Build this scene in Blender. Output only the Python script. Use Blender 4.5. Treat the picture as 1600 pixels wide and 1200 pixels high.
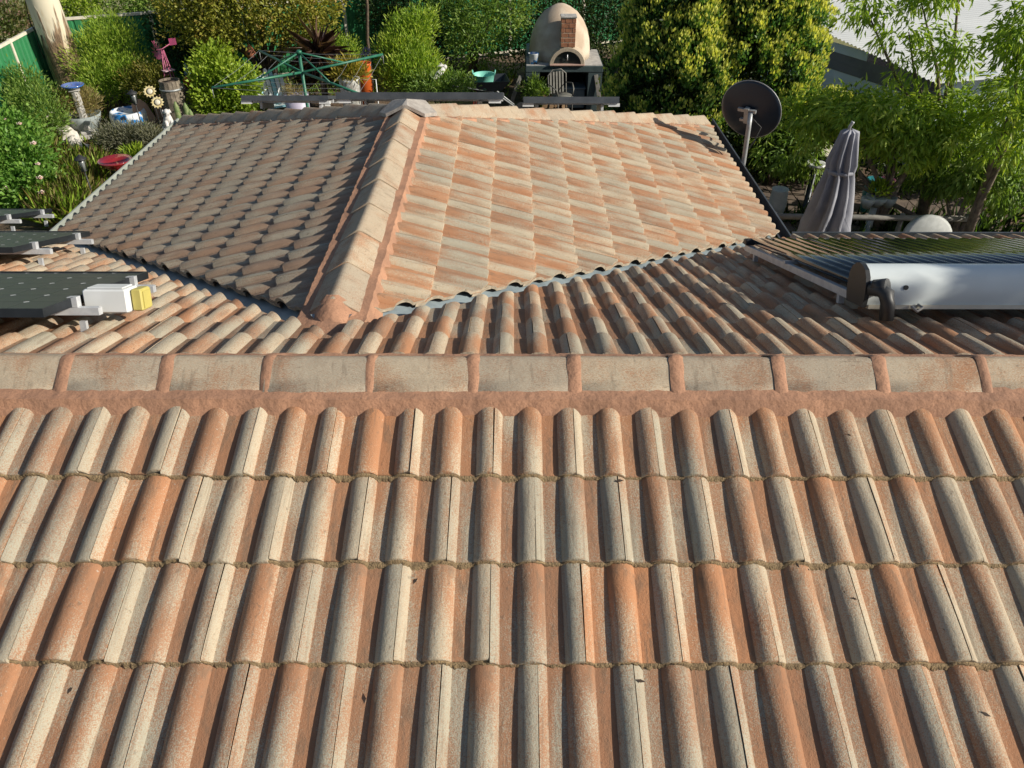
import bpy, bmesh, math, random
import numpy as np
from mathutils import Vector, Matrix

# ------------------------------------------------------------------ camera, sky, sun, exposure
for o in list(bpy.data.objects): bpy.data.objects.remove(o)
scene = bpy.context.scene
COL = scene.collection
R = math.radians
F_PX, PITCH, CAM_Z = 1178.3, 0.6407, 5.5
cam = bpy.data.cameras.new('camera'); cam.sensor_width = 36; cam.lens = F_PX/1600*36
cam.clip_start = 0.05; cam.clip_end = 2000
camo = bpy.data.objects.new('camera', cam); COL.objects.link(camo)
camo.location = (0, 0, CAM_Z); camo.rotation_euler = (math.pi/2-PITCH, 0, 0.0025)
scene.camera = camo
SUN = Vector((1.0, -0.28, 0.55)).normalized()
world = bpy.data.worlds.new('World'); scene.world = world; world.use_nodes = True
wn = world.node_tree; wn.nodes.clear()
sky = wn.nodes.new('ShaderNodeTexSky'); sky.sky_type = 'NISHITA'; sky.sun_disc = False
sky.sun_elevation = math.asin(SUN.z); sky.sun_rotation = math.atan2(SUN.x, SUN.y)
bg = wn.nodes.new('ShaderNodeBackground'); bg.inputs[1].default_value = 0.075
wo = wn.nodes.new('ShaderNodeOutputWorld')
wn.links.new(sky.outputs[0], bg.inputs[0]); wn.links.new(bg.outputs[0], wo.inputs[0])
sl = bpy.data.lights.new('sun', 'SUN'); sl.energy = 5.0; sl.angle = R(0.53); sl.color = (1.0, 0.92, 0.80)
so = bpy.data.objects.new('sun', sl); COL.objects.link(so)
so.rotation_euler = SUN.to_track_quat('Z', 'Y').to_euler(); so.location = (20, -12, 20)
vs = scene.view_settings; vs.view_transform = 'Standard'; vs.look = 'None'; vs.gamma = 1; vs.exposure = 0.2
vs.use_curve_mapping = False
scene.render.engine = 'CYCLES'

# ------------------------------------------------------------------ pixel rays of the photograph (1600 x 1200)
def ray(px, py):
    a = (px-800)/F_PX; b = (py-600)/F_PX
    y = math.cos(PITCH)-b*math.sin(PITCH); z = -math.sin(PITCH)-b*math.cos(PITCH)
    c, s = math.cos(-.0025), math.sin(-.0025)
    return Vector((a*c+y*s, -a*s+y*c, z))
def A(px, py, Y):                      # where the ray meets the vertical plane at distance Y
    r = ray(px, py); r = r*(Y/r.y); r.z += CAM_Z; return r
def G(px, py, z=0.0):                  # where the ray meets the level z
    r = ray(px, py); r = r*((z-CAM_Z)/r.z); r.z += CAM_Z; return r
def onplane(px, py, p, n):
    r = ray(px, py); o = Vector((0, 0, CAM_Z)); return o+r*((p-o).dot(n)/r.dot(n))
def project(p):
    X, Y, Z = p[0], p[1], p[2]-CAM_Z
    d = Y*math.cos(PITCH)-Z*math.sin(PITCH); u = Y*math.sin(PITCH)+Z*math.cos(PITCH)
    if d < .05: return None
    return 800+F_PX*X/d, 600-F_PX*u/d, d
def pm(Y, z=1.0): return F_PX/(Y*math.cos(PITCH)-(z-CAM_Z)*math.sin(PITCH))   # pixels per metre

# ------------------------------------------------------------------ materials
MATS = {}
def nodes_of(name):
    m = bpy.data.materials.new(name); m.use_nodes = True; nt = m.node_tree; nt.nodes.clear()
    out = nt.nodes.new('ShaderNodeOutputMaterial'); p = nt.nodes.new('ShaderNodeBsdfPrincipled')
    nt.links.new(p.outputs[0], out.inputs[0]); MATS[name] = m
    return m, nt, p, out
def mix_rgb(nt, a, b, fac, mode='MIX'):
    n = nt.nodes.new('ShaderNodeMix'); n.data_type = 'RGBA'; n.blend_type = mode
    for s, v in ((6, a), (7, b), (0, fac)):
        if hasattr(v, 'is_output') or isinstance(v, bpy.types.NodeSocket): nt.links.new(v, n.inputs[s])
        else: n.inputs[s].default_value = (*v, 1) if isinstance(v, tuple) and len(v) == 3 else v
    return n.outputs[2]
def math_n(nt, op, a, b=0.0, c=0.0):
    n = nt.nodes.new('ShaderNodeMath'); n.operation = op
    for i, v in enumerate((a, b, c)):
        if isinstance(v, bpy.types.NodeSocket): nt.links.new(v, n.inputs[i])
        else: n.inputs[i].default_value = v
    return n.outputs[0]
def smooth(nt, v, lo, hi):
    n = nt.nodes.new('ShaderNodeMapRange'); n.interpolation_type = 'SMOOTHSTEP'
    nt.links.new(v, n.inputs[0]); n.inputs[1].default_value = lo; n.inputs[2].default_value = hi
    return n.outputs[0]
def noise(nt, vec, scale, detail=3, w=None, rough=.55, stretch=None):
    n = nt.nodes.new('ShaderNodeTexNoise'); n.inputs['Scale'].default_value = scale
    n.inputs['Detail'].default_value = detail; n.inputs['Roughness'].default_value = rough
    if stretch:
        mp = nt.nodes.new('ShaderNodeMapping'); mp.inputs['Scale'].default_value = stretch
        nt.links.new(vec, mp.inputs[0]); vec = mp.outputs[0]
    if w is not None:
        n.noise_dimensions = '4D'; nt.links.new(w, n.inputs['W'])
    nt.links.new(vec, n.inputs['Vector']); return n.outputs[0]
def bump(nt, p, h, strength=.3, dist=.01):
    b = nt.nodes.new('ShaderNodeBump'); b.inputs['Strength'].default_value = strength; b.inputs['Distance'].default_value = dist
    nt.links.new(h, b.inputs['Height']); nt.links.new(b.outputs[0], p.inputs['Normal'])
def plain(name, c1, c2=None, scale=8, rough=.7, metal=0.0, bs=0.0, bscale=60, coat=0.0, fine=0.0):
    """worn plain surface: two colours mixed by object-space noise, fine relief"""
    m, nt, p, out = nodes_of(name)
    tc = nt.nodes.new('ShaderNodeTexCoord').outputs['Object']
    c2 = c2 or tuple(x*.8 for x in c1)
    n1 = noise(nt, tc, scale, 4)
    col = mix_rgb(nt, c1, c2, smooth(nt, n1, .35, .65))
    if fine:
        n3 = noise(nt, tc, 140, 2)
        col = mix_rgb(nt, col, tuple(x*.45 for x in c2), math_n(nt, 'MULTIPLY', smooth(nt, n3, .5, .7), fine))
    nt.links.new(col, p.inputs['Base Color'])
    rr = nt.nodes.new('ShaderNodeMapRange'); nt.links.new(n1, rr.inputs[0])
    rr.inputs[3].default_value = max(.05, rough-.1); rr.inputs[4].default_value = min(1, rough+.1)
    nt.links.new(rr.outputs[0], p.inputs['Roughness'])
    p.inputs['Metallic'].default_value = metal; p.inputs['Coat Weight'].default_value = coat
    if bs: bump(nt, p, noise(nt, tc, bscale, 4), bs, .01)
    return m

def tile_material(name, cream_add=0.0, ta=(.44, .212, .105), tb2=(.33, .168, .092), ca=(.51, .46, .34), cb2=(.40, .39, .305)):
    m, nt, p, out = nodes_of(name)
    def att(n):
        a = nt.nodes.new('ShaderNodeAttribute'); a.attribute_name = n; return a
    co = att('tco').outputs['Vector']; seed = att('tseed').outputs['Fac']; bias = att('tbias').outputs['Fac']
    rnd = nt.nodes.new('ShaderNodeObjectInfo').outputs['Random']
    w = math_n(nt, 'ADD', math_n(nt, 'MULTIPLY', rnd, 97.0), math_n(nt, 'MULTIPLY', seed, 53.0))
    cb = nt.nodes.new('ShaderNodeCombineXYZ'); nt.links.new(w, cb.inputs[2])
    va = nt.nodes.new('ShaderNodeVectorMath'); va.operation = 'ADD'; nt.links.new(co, va.inputs[0]); nt.links.new(cb.outputs[0], va.inputs[1])
    co = va.outputs[0]
    big = noise(nt, co, 1.0, 1, None, .5, (13, 3.0, 1))
    grain = noise(nt, co, 250, 2, None, .8)
    grain2 = noise(nt, co, 90, 2, None, .7)
    def white(off_):
        q = nt.nodes.new('ShaderNodeTexWhiteNoise'); q.noise_dimensions = '1D'; nt.links.new(math_n(nt, 'ADD', w, off_), q.inputs['W']); return q.outputs['Value']
    t1 = white(0.0); t2 = white(7.31)
    f = math_n(nt, 'ADD', math_n(nt, 'MULTIPLY', big, 1.7), bias)
    f = math_n(nt, 'ADD', f, math_n(nt, 'MULTIPLY', math_n(nt, 'SUBTRACT', t1, .5), .3))
    f = math_n(nt, 'ADD', f, math_n(nt, 'MULTIPLY', math_n(nt, 'SUBTRACT', grain, .5), 1.9))
    f = math_n(nt, 'ADD', f, math_n(nt, 'MULTIPLY', math_n(nt, 'SUBTRACT', grain2, .5), .6))
    f = smooth(nt, math_n(nt, 'ADD', f, cream_add), .48, 1.24)
    terra = mix_rgb(nt, ta, tb2, t2)
    cream = mix_rgb(nt, ca, cb2, smooth(nt, t2, .3, .9))
    spk = math_n(nt, 'ADD', math_n(nt, 'MULTIPLY', smooth(nt, grain, .34, .56), .42), .55)
    col = mix_rgb(nt, terra, cream, math_n(nt, 'MULTIPLY', f, spk))
    # grime in the pans, pale lichen spots, dark pits
    pan = smooth(nt, bias, -.12, -.3)
    gr = noise(nt, co, 1.0, 3, None, .65, (30, 9, 1))
    col = mix_rgb(nt, col, (.17, .125, .085), math_n(nt, 'MULTIPLY', math_n(nt, 'MULTIPLY', smooth(nt, gr, .45, .7), .6), math_n(nt, 'ADD', math_n(nt, 'MULTIPLY', pan, .7), .25)))
    strk = noise(nt, co, 1.0, 2, None, .6, (70, 3.5, 1))
    col = mix_rgb(nt, col, (.16, .125, .09), math_n(nt, 'MULTIPLY', smooth(nt, strk, .56, .72), .38))
    lich = noise(nt, co, 1.0, 1, None, .5, (95, 80, 1))
    col = mix_rgb(nt, col, (.52, .50, .43), math_n(nt, 'MULTIPLY', smooth(nt, lich, .74, .80), .5))
    dirt = noise(nt, co, 1.0, 2, None, .7, (55, 38, 40))
    col = mix_rgb(nt, col, (.13, .10, .072), math_n(nt, 'MULTIPLY', smooth(nt, dirt, .60, .76), .5))
    col = mix_rgb(nt, col, (.20, .165, .125), math_n(nt, 'MULTIPLY', t1, .2))
    nt.links.new(col, p.inputs['Base Color']); p.inputs['Roughness'].default_value = .86
    p.inputs['Specular IOR Level'].default_value = .25
    bump(nt, p, math_n(nt, 'ADD', math_n(nt, 'ADD', grain, math_n(nt, 'MULTIPLY', grain2, 1.2)), math_n(nt, 'MULTIPLY', gr, 1.5)), .6, .0028)
    return m

def leaf_material(name, translucent=.45, rough=.45):
    m, nt, p, out = nodes_of(name)
    a = nt.nodes.new('ShaderNodeAttribute'); a.attribute_name = 'lc'
    nt.links.new(a.outputs['Color'], p.inputs['Base Color']); p.inputs['Roughness'].default_value = rough
    p.inputs['Specular IOR Level'].default_value = .35
    tr = nt.nodes.new('ShaderNodeBsdfTranslucent')
    tcol = mix_rgb(nt, a.outputs['Color'], (1.0, 1.0, .45), 1.0, 'MULTIPLY')
    nt.links.new(tcol, tr.inputs[0])
    mx = nt.nodes.new('ShaderNodeMixShader'); mx.inputs[0].default_value = translucent
    nt.links.new(p.outputs[0], mx.inputs[1]); nt.links.new(tr.outputs[0], mx.inputs[2]); nt.links.new(mx.outputs[0], out.inputs[0])
    return m

M_TILE = tile_material('weathered_concrete_tile')
M_CAP = tile_material('weathered_ridge_cap', .30, ca=(.52, .45, .33), cb2=(.44, .39, .30))
M_TILE_GREY = tile_material('lichen_and_shade_greyed_tile', -.05, (.36, .23, .15), (.30, .21, .15), (.41, .37, .285), (.36, .345, .275))  # lichen-grey tone, darkened further to stand in for the slope's shade
M_LEAF = leaf_material('leaf')
M_MORTAR = plain('terracotta_pointing', (.44, .235, .14), (.32, .175, .108), 6, .85, bs=.7, bscale=28, fine=.35)
M_PALE = plain('pale_valley_mortar', (.55, .46, .34), (.36, .30, .22), 14, .9, bs=.5, bscale=50)
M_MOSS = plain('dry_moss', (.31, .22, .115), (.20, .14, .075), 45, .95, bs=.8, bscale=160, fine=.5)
M_UNDER = plain('roof_underlay', (.045, .035, .03), (.03, .025, .02), 10, .9)
M_VALLEY = plain('blue_grey_valley_steel', (.30, .37, .40), (.20, .25, .28), 6, .5, .15, .1, 20)
M_GUTTER = plain('pale_green_grey_gutter', (.42, .45, .40), (.33, .36, .32), 5, .5, .1)
M_DARKGUT = plain('dark_grey_gutter', (.09, .10, .11), (.06, .07, .08), 5, .45, .2)
M_WALL = plain('cream_brick_wall', (.42, .34, .25), (.34, .27, .2), 12, .85, bs=.3)
M_GREEN = plain('green_steel_sheet', (.03, .20, .075), (.025, .165, .062), 3, .5, 0, 0)
M_CREAM = plain('cream_steel', (.72, .68, .56), (.62, .58, .47), 6, .5)
M_SILVER = plain('bare_aluminium', (.60, .62, .63), (.5, .52, .54), 20, .4, .25)
M_GALV = plain('galvanised_steel', (.38, .40, .40), (.30, .32, .33), 25, .45, .35)
M_BLACK = plain('black_plastic', (.018, .02, .022), (.03, .032, .034), 12, .5)
M_WHITE = plain('white_paint', (.74, .76, .76), (.66, .68, .67), 5, .4)
M_STONE = plain('pale_limestone', (.66, .62, .55), (.48, .45, .40), 9, .9, bs=.6, bscale=30)
M_CONC = plain('grey_concrete', (.46, .45, .42), (.34, .33, .31), 7, .9, bs=.4, bscale=40)
M_SOIL = None

# ------------------------------------------------------------------ object helpers
def tag(o, label=None, cat=None, group=None, kind=None):
    if label: o['label'] = label
    if cat: o['category'] = cat
    if group: o['group'] = group
    if kind: o['kind'] = kind
    return o
def empty(name, loc=(0, 0, 0), rz=0.0):
    o = bpy.data.objects.new(name, None); o.location = loc; o.rotation_euler = (0, 0, rz); o.empty_display_size = .2
    COL.objects.link(o); return o
def link(o, parent=None, keep=False):
    COL.objects.link(o)
    if parent is not None:
        o.parent = parent
        if keep:
            off = Vector((0, 0, 0)); q = parent
            while q is not None: off += Vector(q.location); q = q.parent
            o.matrix_parent_inverse = Matrix.Translation(-off)
    return o
def obj_from(name, me, mats, parent=None, keep=False):
    for m in (mats if isinstance(mats, (list, tuple)) else [mats]): me.materials.append(m)
    return link(bpy.data.objects.new(name, me), parent, keep)

class MB:
    """collects shapes into ONE mesh"""
    def __init__(s): s.v = []; s.f = []; s.sm = []
    def add(s, vs, fs, smooth=False):
        o = len(s.v); s.v += [tuple(v) for v in vs]; s.f += [tuple(i+o for i in f) for f in fs]; s.sm += [smooth]*len(fs); return s
    def box(s, c, d, rz=0.0, M=None, bev=0.0):
        x, y, z = (q/2 for q in d); T = Matrix.Translation(c) @ (M if M is not None else Matrix.Rotation(rz, 4, 'Z'))
        if bev and bev < min(x, y, z):
            b = bev; vs = []
            for zz, k in ((-z, b), (-z+b, 0), (z-b, 0), (z, b)):
                xa, ya = x-k, y-k
                for (px, py) in ((-xa+b, -ya), (xa-b, -ya), (xa, -ya+b), (xa, ya-b), (xa-b, ya), (-xa+b, ya), (-xa, ya-b), (-xa, -ya+b)): vs.append((px, py, zz))
            fs = [tuple(range(7, -1, -1)), tuple(range(24, 32))]
            for r in range(3):
                for i in range(8): j = (i+1) % 8; fs.append((r*8+i, r*8+j, r*8+8+j, r*8+8+i))
        else:
            vs = [(a*x, b*y, e*z) for e in (-1, 1) for a, b in ((-1, -1), (1, -1), (1, 1), (-1, 1))]
            fs = [(3, 2, 1, 0), (4, 5, 6, 7), (0, 1, 5, 4), (1, 2, 6, 5), (2, 3, 7, 6), (3, 0, 4, 7)]
        return s.add([T @ Vector(v) for v in vs], fs)
    def tube(s, pts, rad, n=8, cap=True):
        pts = [Vector(p) for p in pts]; rad = rad if isinstance(rad, (list, tuple)) else [rad]*len(pts)
        vs = []; up = Vector((.13, .21, 1)).normalized()
        for i, p in enumerate(pts):
            d = (pts[min(i+1, len(pts)-1)]-pts[max(i-1, 0)]).normalized()
            if abs(d.dot(up)) > .95: up = Vector((1, .2, .1)).normalized()
            a = d.cross(up).normalized(); b = a.cross(d).normalized()
            for k in range(n):
                t = 2*math.pi*k/n; vs.append(p+(a*math.cos(t)+b*math.sin(t))*rad[i])
        fs = []
        for i in range(len(pts)-1):
            for k in range(n): k2 = (k+1) % n; fs.append((i*n+k, i*n+k2, i*n+n+k2, i*n+n+k))
        s.add(vs, fs, True)
        if cap:
            o = len(s.v)-len(vs); s.f += [tuple(o+k for k in range(n-1, -1, -1)), tuple(o+(len(pts)-1)*n+k for k in range(n))]; s.sm += [False, False]
        return s
    def lathe(s, prof, n=20, c=(0, 0, 0), M=None, pleat=None):
        T = Matrix.Translation(c) @ (M if M is not None else Matrix())
        vs = []
        for i, (r, z) in enumerate(prof):
            for k in range(n):
                t = 2*math.pi*k/n; rr = r*(pleat(t, i) if pleat else 1); vs.append(T @ Vector((rr*math.cos(t), rr*math.sin(t), z)))
        fs = []
        for i in range(len(prof)-1):
            for k in range(n): k2 = (k+1) % n; fs.append((i*n+k, i*n+k2, i*n+n+k2, i*n+n+k))
        s.add(vs, fs, True)
        o = len(s.v)-len(vs)
        if prof[0][0] > 1e-4: s.f.append(tuple(o+k for k in range(n-1, -1, -1))); s.sm.append(False)
        if prof[-1][0] > 1e-4: s.f.append(tuple(o+(len(prof)-1)*n+k for k in range(n))); s.sm.append(False)
        return s
    def blob(s, c, r, n=10, m=7, jit=.0, rng=None, M=None):
        prof = []; vs = []; T = Matrix.Translation(c) @ (M if M is not None else Matrix())
        for i in range(m+1):
            ph = math.pi*i/m
            for k in range(n):
                t = 2*math.pi*k/n; q = 1+(rng.uniform(-jit, jit) if jit and 0 < i < m else 0)
                vs.append(T @ Vector((r[0]*math.sin(ph)*math.cos(t)*q, r[1]*math.sin(ph)*math.sin(t)*q, -r[2]*math.cos(ph)*q)))
        fs = [(i*n+k, i*n+(k+1) % n, i*n+n+(k+1) % n, i*n+n+k) for i in range(m) for k in range(n)]
        return s.add(vs, fs, jit < .08)
    def prism(s, poly, z0, z1, M=None, c=(0, 0, 0)):
        n = len(poly); T = Matrix.Translation(c) @ (M if M is not None else Matrix())
        vs = [T @ Vector((x, y, z)) for z in (z0, z1) for x, y in poly]
        return s.add(vs, [tuple(range(n-1, -1, -1)), tuple(range(n, 2*n))]+[(i, (i+1) % n, n+(i+1) % n, n+i) for i in range(n)])
    def mesh(s, name):
        me = bpy.data.meshes.new(name); me.from_pydata(s.v, [], s.f)
        me.polygons.foreach_set('use_smooth', s.sm); me.update(); return me
    def build(s, name, mat, parent=None, keep=False):
        me = s.mesh(name); bm = bmesh.new(); bm.from_mesh(me); bmesh.ops.recalc_face_normals(bm, faces=bm.faces); bm.to_mesh(me); bm.free()
        return obj_from(name, me, mat, parent, keep)

# ------------------------------------------------------------------ foliage
def leaf_mesh(name, pos, dirv, nrm, ln, wd, colr, curl=.15):
    """one diamond-shaped folded leaf (two triangles) for each row of pos"""
    n = len(pos)
    d = dirv/np.maximum(np.linalg.norm(dirv, axis=1, keepdims=True), 1e-6)
    s = np.cross(d, nrm); s /= np.maximum(np.linalg.norm(s, axis=1, keepdims=True), 1e-6)
    u = np.cross(s, d)
    L = ln[:, None]; Wd = wd[:, None]
    v = np.empty((n, 4, 3), np.float32)
    v[:, 0] = pos; v[:, 1] = pos+d*L*.45+s*Wd*.5+u*Wd*.18; v[:, 2] = pos+d*L-u*L*curl; v[:, 3] = pos+d*L*.45-s*Wd*.5+u*Wd*.18
    me = bpy.data.meshes.new(name); me.vertices.add(n*4); me.vertices.foreach_set('co', v.reshape(-1))
    idx = (np.arange(n)*4)[:, None]
    tri = np.concatenate([idx+np.array([[0, 1, 2]]), idx+np.array([[0, 2, 3]])], 1).reshape(-1).astype(np.int32)
    me.loops.add(n*6); me.loops.foreach_set('vertex_index', tri)
    me.polygons.add(n*2); me.polygons.foreach_set('loop_start', (np.arange(n*2)*3).astype(np.int32))
    at = me.attributes.new('lc', 'FLOAT_COLOR', 'POINT')
    c4 = np.ones((n, 4, 4), np.float32); c4[:, :, :3] = colr[:, None, :]; at.data.foreach_set('color', c4.reshape(-1))
    me.update(); me.validate(); return me

def rnd_unit(rng, n):
    v = rng.normal(size=(n, 3)); return v/np.linalg.norm(v, axis=1, keepdims=True)
def crown(name, lobes, n_clump, per, clump_r, ln, wd, pal, seed, parent=None, bias=(0, 0, .3), out=.6, spread=.8, shell=(.72, 1.04),
          inner=.25, grad=.0, curl=.15, lumpy=.12, zmin=None, stretch=(1, 1, 1), mat=None):
    """leaf clumps spread through the lobes (cx,cy,cz,rx,ry,rz); pal: list of linear colours, first = inner/old, last = tips"""
    rng = np.random.default_rng(seed)
    lb = np.array([list(l) for l in lobes], float)
    area = (lb[:, 3]*lb[:, 4]*lb[:, 5])**(2/3); pick = rng.choice(len(lb), n_clump, p=area/area.sum())
    u = rnd_unit(rng, n_clump); r = rng.uniform(*shell, n_clump)
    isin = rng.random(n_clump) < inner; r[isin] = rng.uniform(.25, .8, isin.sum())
    ph = rng.uniform(0, 6.28, (len(lb), 3))
    r *= 1+lumpy*(np.sin(u[:, 0]*5+ph[pick, 0])+np.sin(u[:, 1]*6+ph[pick, 1])+np.sin(u[:, 2]*5+ph[pick, 2]))
    c = lb[pick, :3]+u*lb[pick, 3:]*r[:, None]
    deep = np.zeros(n_clump, bool)                                    # drop clumps buried inside another lobe
    for i in range(len(lb)):
        q = (c-lb[i, :3])/lb[i, 3:]; deep |= (np.linalg.norm(q, axis=1) < .55) & (pick != i)
    keep = ~deep | (rng.random(n_clump) < .25)
    if zmin is not None: keep &= c[:, 2] > zmin
    c, u, r, pick = c[keep], u[keep], r[keep], pick[keep]; m = len(c)
    ctone = rng.random(m); csize = rng.uniform(.7, 1.3, m)
    k = np.repeat(np.arange(m), per); n = len(k)
    off = rng.normal(size=(n, 3))*np.array(stretch); off /= np.maximum(1, np.linalg.norm(off, axis=1, keepdims=True)/1.6)
    pos = c[k]+off*(clump_r*csize[k])[:, None]
    d = u[k]*out+off*spread*.6+np.array(bias)+rng.normal(size=(n, 3))*.35
    nr = rnd_unit(rng, n)*.8+u[k]*.8+np.array((0, 0, .6))
    L = ln*rng.uniform(.65, 1.25, n); Wd = wd*rng.uniform(.7, 1.2, n)
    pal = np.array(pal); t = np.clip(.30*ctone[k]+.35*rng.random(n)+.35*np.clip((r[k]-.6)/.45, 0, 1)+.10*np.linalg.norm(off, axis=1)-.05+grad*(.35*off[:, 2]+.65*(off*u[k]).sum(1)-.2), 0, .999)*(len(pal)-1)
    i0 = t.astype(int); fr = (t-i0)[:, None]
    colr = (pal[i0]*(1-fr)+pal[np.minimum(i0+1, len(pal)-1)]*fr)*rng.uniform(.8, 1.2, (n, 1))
    me = leaf_mesh(name, pos, d, nr, L, Wd, colr.astype(np.float32), curl)
    return obj_from(name, me, mat or M_LEAF, parent, True)
def limbs(name, base, tops, r0, mat, parent, seed=1, fork=.35):
    rng = random.Random(seed); mb = MB(); base = Vector(base)
    for i, tp in enumerate(tops):
        tp = Vector(tp); mid = base.lerp(tp, fork); mid.z += (tp.z-base.z)*.12
        mid.x = base.x+(mid.x-base.x)*.5; mid.y = base.y+(mid.y-base.y)*.5
        j = Vector((rng.uniform(-.06, .06), rng.uniform(-.06, .06), 0))*(tp-base).length
        pts = [base, mid, mid.lerp(tp, .5)+j*.5, tp]
        mb.tube(pts, [r0, r0*.62, r0*.36, r0*.12], 7)
    return mb.build(name, mat, parent, True)
M_BARK = plain('brown_bark', (.13, .095, .065), (.07, .052, .04), 14, .95, bs=.8, bscale=35)
def plant(name, label, cat, base, lobes, tops=None, r0=.03, group=None, seed=1, **kw):
    e = empty(name, base); tag(e, label, cat, group)
    cr = crown('crown' if cat == 'tree' else 'foliage', lobes, seed=seed, parent=e, **kw)
    limbs('trunk' if cat == 'tree' else 'stem', base, tops or [(l[0], l[1], l[2]) for l in lobes], r0, M_BARK, e, seed)
    return e

# ------------------------------------------------------------------ the ground and the neighbouring land
def ground_material():
    m, nt, p, out = nodes_of('garden_soil')
    tc = nt.nodes.new('ShaderNodeTexCoord').outputs['Object']
    n1 = noise(nt, tc, .35, 4); n2 = noise(nt, tc, 6, 5); n3 = noise(nt, tc, 40, 3)
    soil = mix_rgb(nt, (.155, .10, .062), (.075, .05, .034), smooth(nt, n2, .35, .65))
    soil = mix_rgb(nt, soil, (.27, .19, .115), math_n(nt, 'MULTIPLY', smooth(nt, n3, .55, .7), .7))
    grass = mix_rgb(nt, (.16, .17, .05), (.24, .20, .09), smooth(nt, n2, .4, .6))
    col = mix_rgb(nt, soil, grass, smooth(nt, n1, .56, .66))
    sep = nt.nodes.new('ShaderNodeSeparateXYZ'); nt.links.new(tc, sep.inputs[0])
    far = smooth(nt, math_n(nt, 'SUBTRACT', sep.outputs[1], math_n(nt, 'MULTIPLY', sep.outputs[0], .0)), 23.5, 25)
    lawn = mix_rgb(nt, (.30, .28, .13), (.20, .22, .08), smooth(nt, n2, .35, .65))
    left = smooth(nt, sep.outputs[0], -11.2, -11.8)
    col = mix_rgb(nt, col, lawn, math_n(nt, 'MAXIMUM', far, left))
    nt.links.new(col, p.inputs['Base Color']); p.inputs['Roughness'].default_value = .95
    bump(nt, p, math_n(nt, 'ADD', n2, n3), .6, .05)
    return m
M_SOIL = ground_material()
def make_ground():
    n = 90; rng = np.random.default_rng(3)
    xs = np.concatenate([[-900, -200, -60], np.linspace(-22, 22, n), [60, 200, 900]]); ys = np.concatenate([[-300, -40, -8], np.linspace(4, 34, 70), [60, 200, 1500]])
    vs = []; fs = []
    for y in ys:
        for x in xs:
            z = 0 if abs(x) > 21 or y < 4 or y > 33 else .05*math.sin(x*1.3+y)*math.sin(y*.9-x*.6)+rng.uniform(-.03, .03)
            vs.append((x, y, z-.04))
    w = len(xs)
    for j in range(len(ys)-1):
        for i in range(w-1): fs.append((j*w+i, j*w+i+1, j*w+w+i+1, j*w+w+i))
    me = bpy.data.meshes.new('ground'); me.from_pydata(vs, [], fs); me.polygons.foreach_set('use_smooth', [True]*len(fs))
    tag(obj_from('ground', me, M_SOIL), kind='structure')
make_ground()

# ------------------------------------------------------------------ the house
T = .343; SL = math.atan(T); CS, SN = math.cos(SL), math.sin(SL)
YR, ZR = 2.45, 3.787                       # main ridge (level of the tile rolls)
XW, ZW, HALF, YH = -.92, 3.546, 3.48, 6.63  # wing ridge line, its half width, far end of its ridge
EAVE = ZW-T*HALF
BACK = (ZR-EAVE)/T; YE = YR+BACK           # main back eave
YV = YR+(ZR-ZW)/T                          # where the wing ridge dies into the back slope
G_ROW = .3276; STEP = .015; STEP_C = .024; ROLL_H = .031; ROLL_W = .092; ROLL_X = .088
def zp(x):
    m = (x-ROLL_X) % .15
    if m >= ROLL_W: return -ROLL_H
    r = (ROLL_W**2/4+ROLL_H**2)/(2*ROLL_H)
    return math.sqrt(max(0, r*r-(m-ROLL_W/2)**2))-r
house = empty('tiled_house', (-.9, 4.2, 0))
tag(house, 'house under weathered terracotta and cream tiled roof with a hipped wing', 'house')

def tile_xs():
    xs = [.0015, .008, .015, .022, .0285]+[.031, .046, .066, .0865]
    xs += [ROLL_X+ROLL_W*u for u in (0, .04, .11, .21, .34, .5, .66, .79, .89, .96, 1)]
    xs += [.1815, .198, .218, .2365]+[ROLL_X+.15+ROLL_W*u for u in (0, .04, .11, .21, .34, .5)]+[.2985]
    return xs
def tile_bm(clips=(), sp_=STEP, sc_=STEP_C):
    bm = bmesh.new(); tco = bm.verts.layers.float_vector.new('tco'); tb = bm.verts.layers.float.new('tbias')
    xs = tile_xs(); ys = [(0.0, -.005), (.0025, -.0015), (.007, 0.0), (.10, 0), (.20, 0), (.29, 0), (.395, 0)]
    rows = []
    for y, dz in ys:
        row = []
        for x in xs:
            h_ = 1+zp(x)/ROLL_H; t_ = y/G_ROW; v = bm.verts.new((x, y, zp(x)+dz-sp_*(1-h_)*t_-sc_*h_*t_**1.5)); v[tco] = (x, y, v.co.z)
            if x < .031: b = .22
            elif x < .087: b = -.14
            elif x < .181: b = -.30+.34*max(0, 1-y/.30)
            elif x < .237: b = -.44
            else: b = .22
            v[tb] = b; row.append(v)
        rows.append(row)
    for j in range(len(rows)-1):
        for i in range(len(xs)-1): bm.faces.new((rows[j][i], rows[j][i+1], rows[j+1][i+1], rows[j+1][i]))
    for co, no in clips:
        bmesh.ops.bisect_plane(bm, geom=bm.verts[:]+bm.edges[:]+bm.faces[:], dist=1e-5, plane_co=co, plane_no=no, clear_outer=True)
    if not bm.faces: bm.free(); return None
    be = [e for e in bm.edges if e.is_boundary]
    cut = set()
    for e in be:
        mid = (e.verts[0].co+e.verts[1].co)/2
        if any(abs((mid-co).dot(no)) < 1e-3 for co, no in clips): cut.add(e)
    old = {v: None for e in be for v in e.verts}
    for e in be:
        for v in e.verts:
            if old[v] is None:
                w = bm.verts.new(v.co+Vector((0, 0, -.021))); w[tco] = v[tco]; w[tb] = v[tb]; old[v] = w
    for e in be:
        a, b = e.verts; lp = e.link_loops[0]
        if lp.vert is not a: a, b = b, a
        f = bm.faces.new((b, a, old[a], old[b]))
        if e in cut: f.material_index = 1
    for f in bm.faces: f.smooth = True
    return bm
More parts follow.
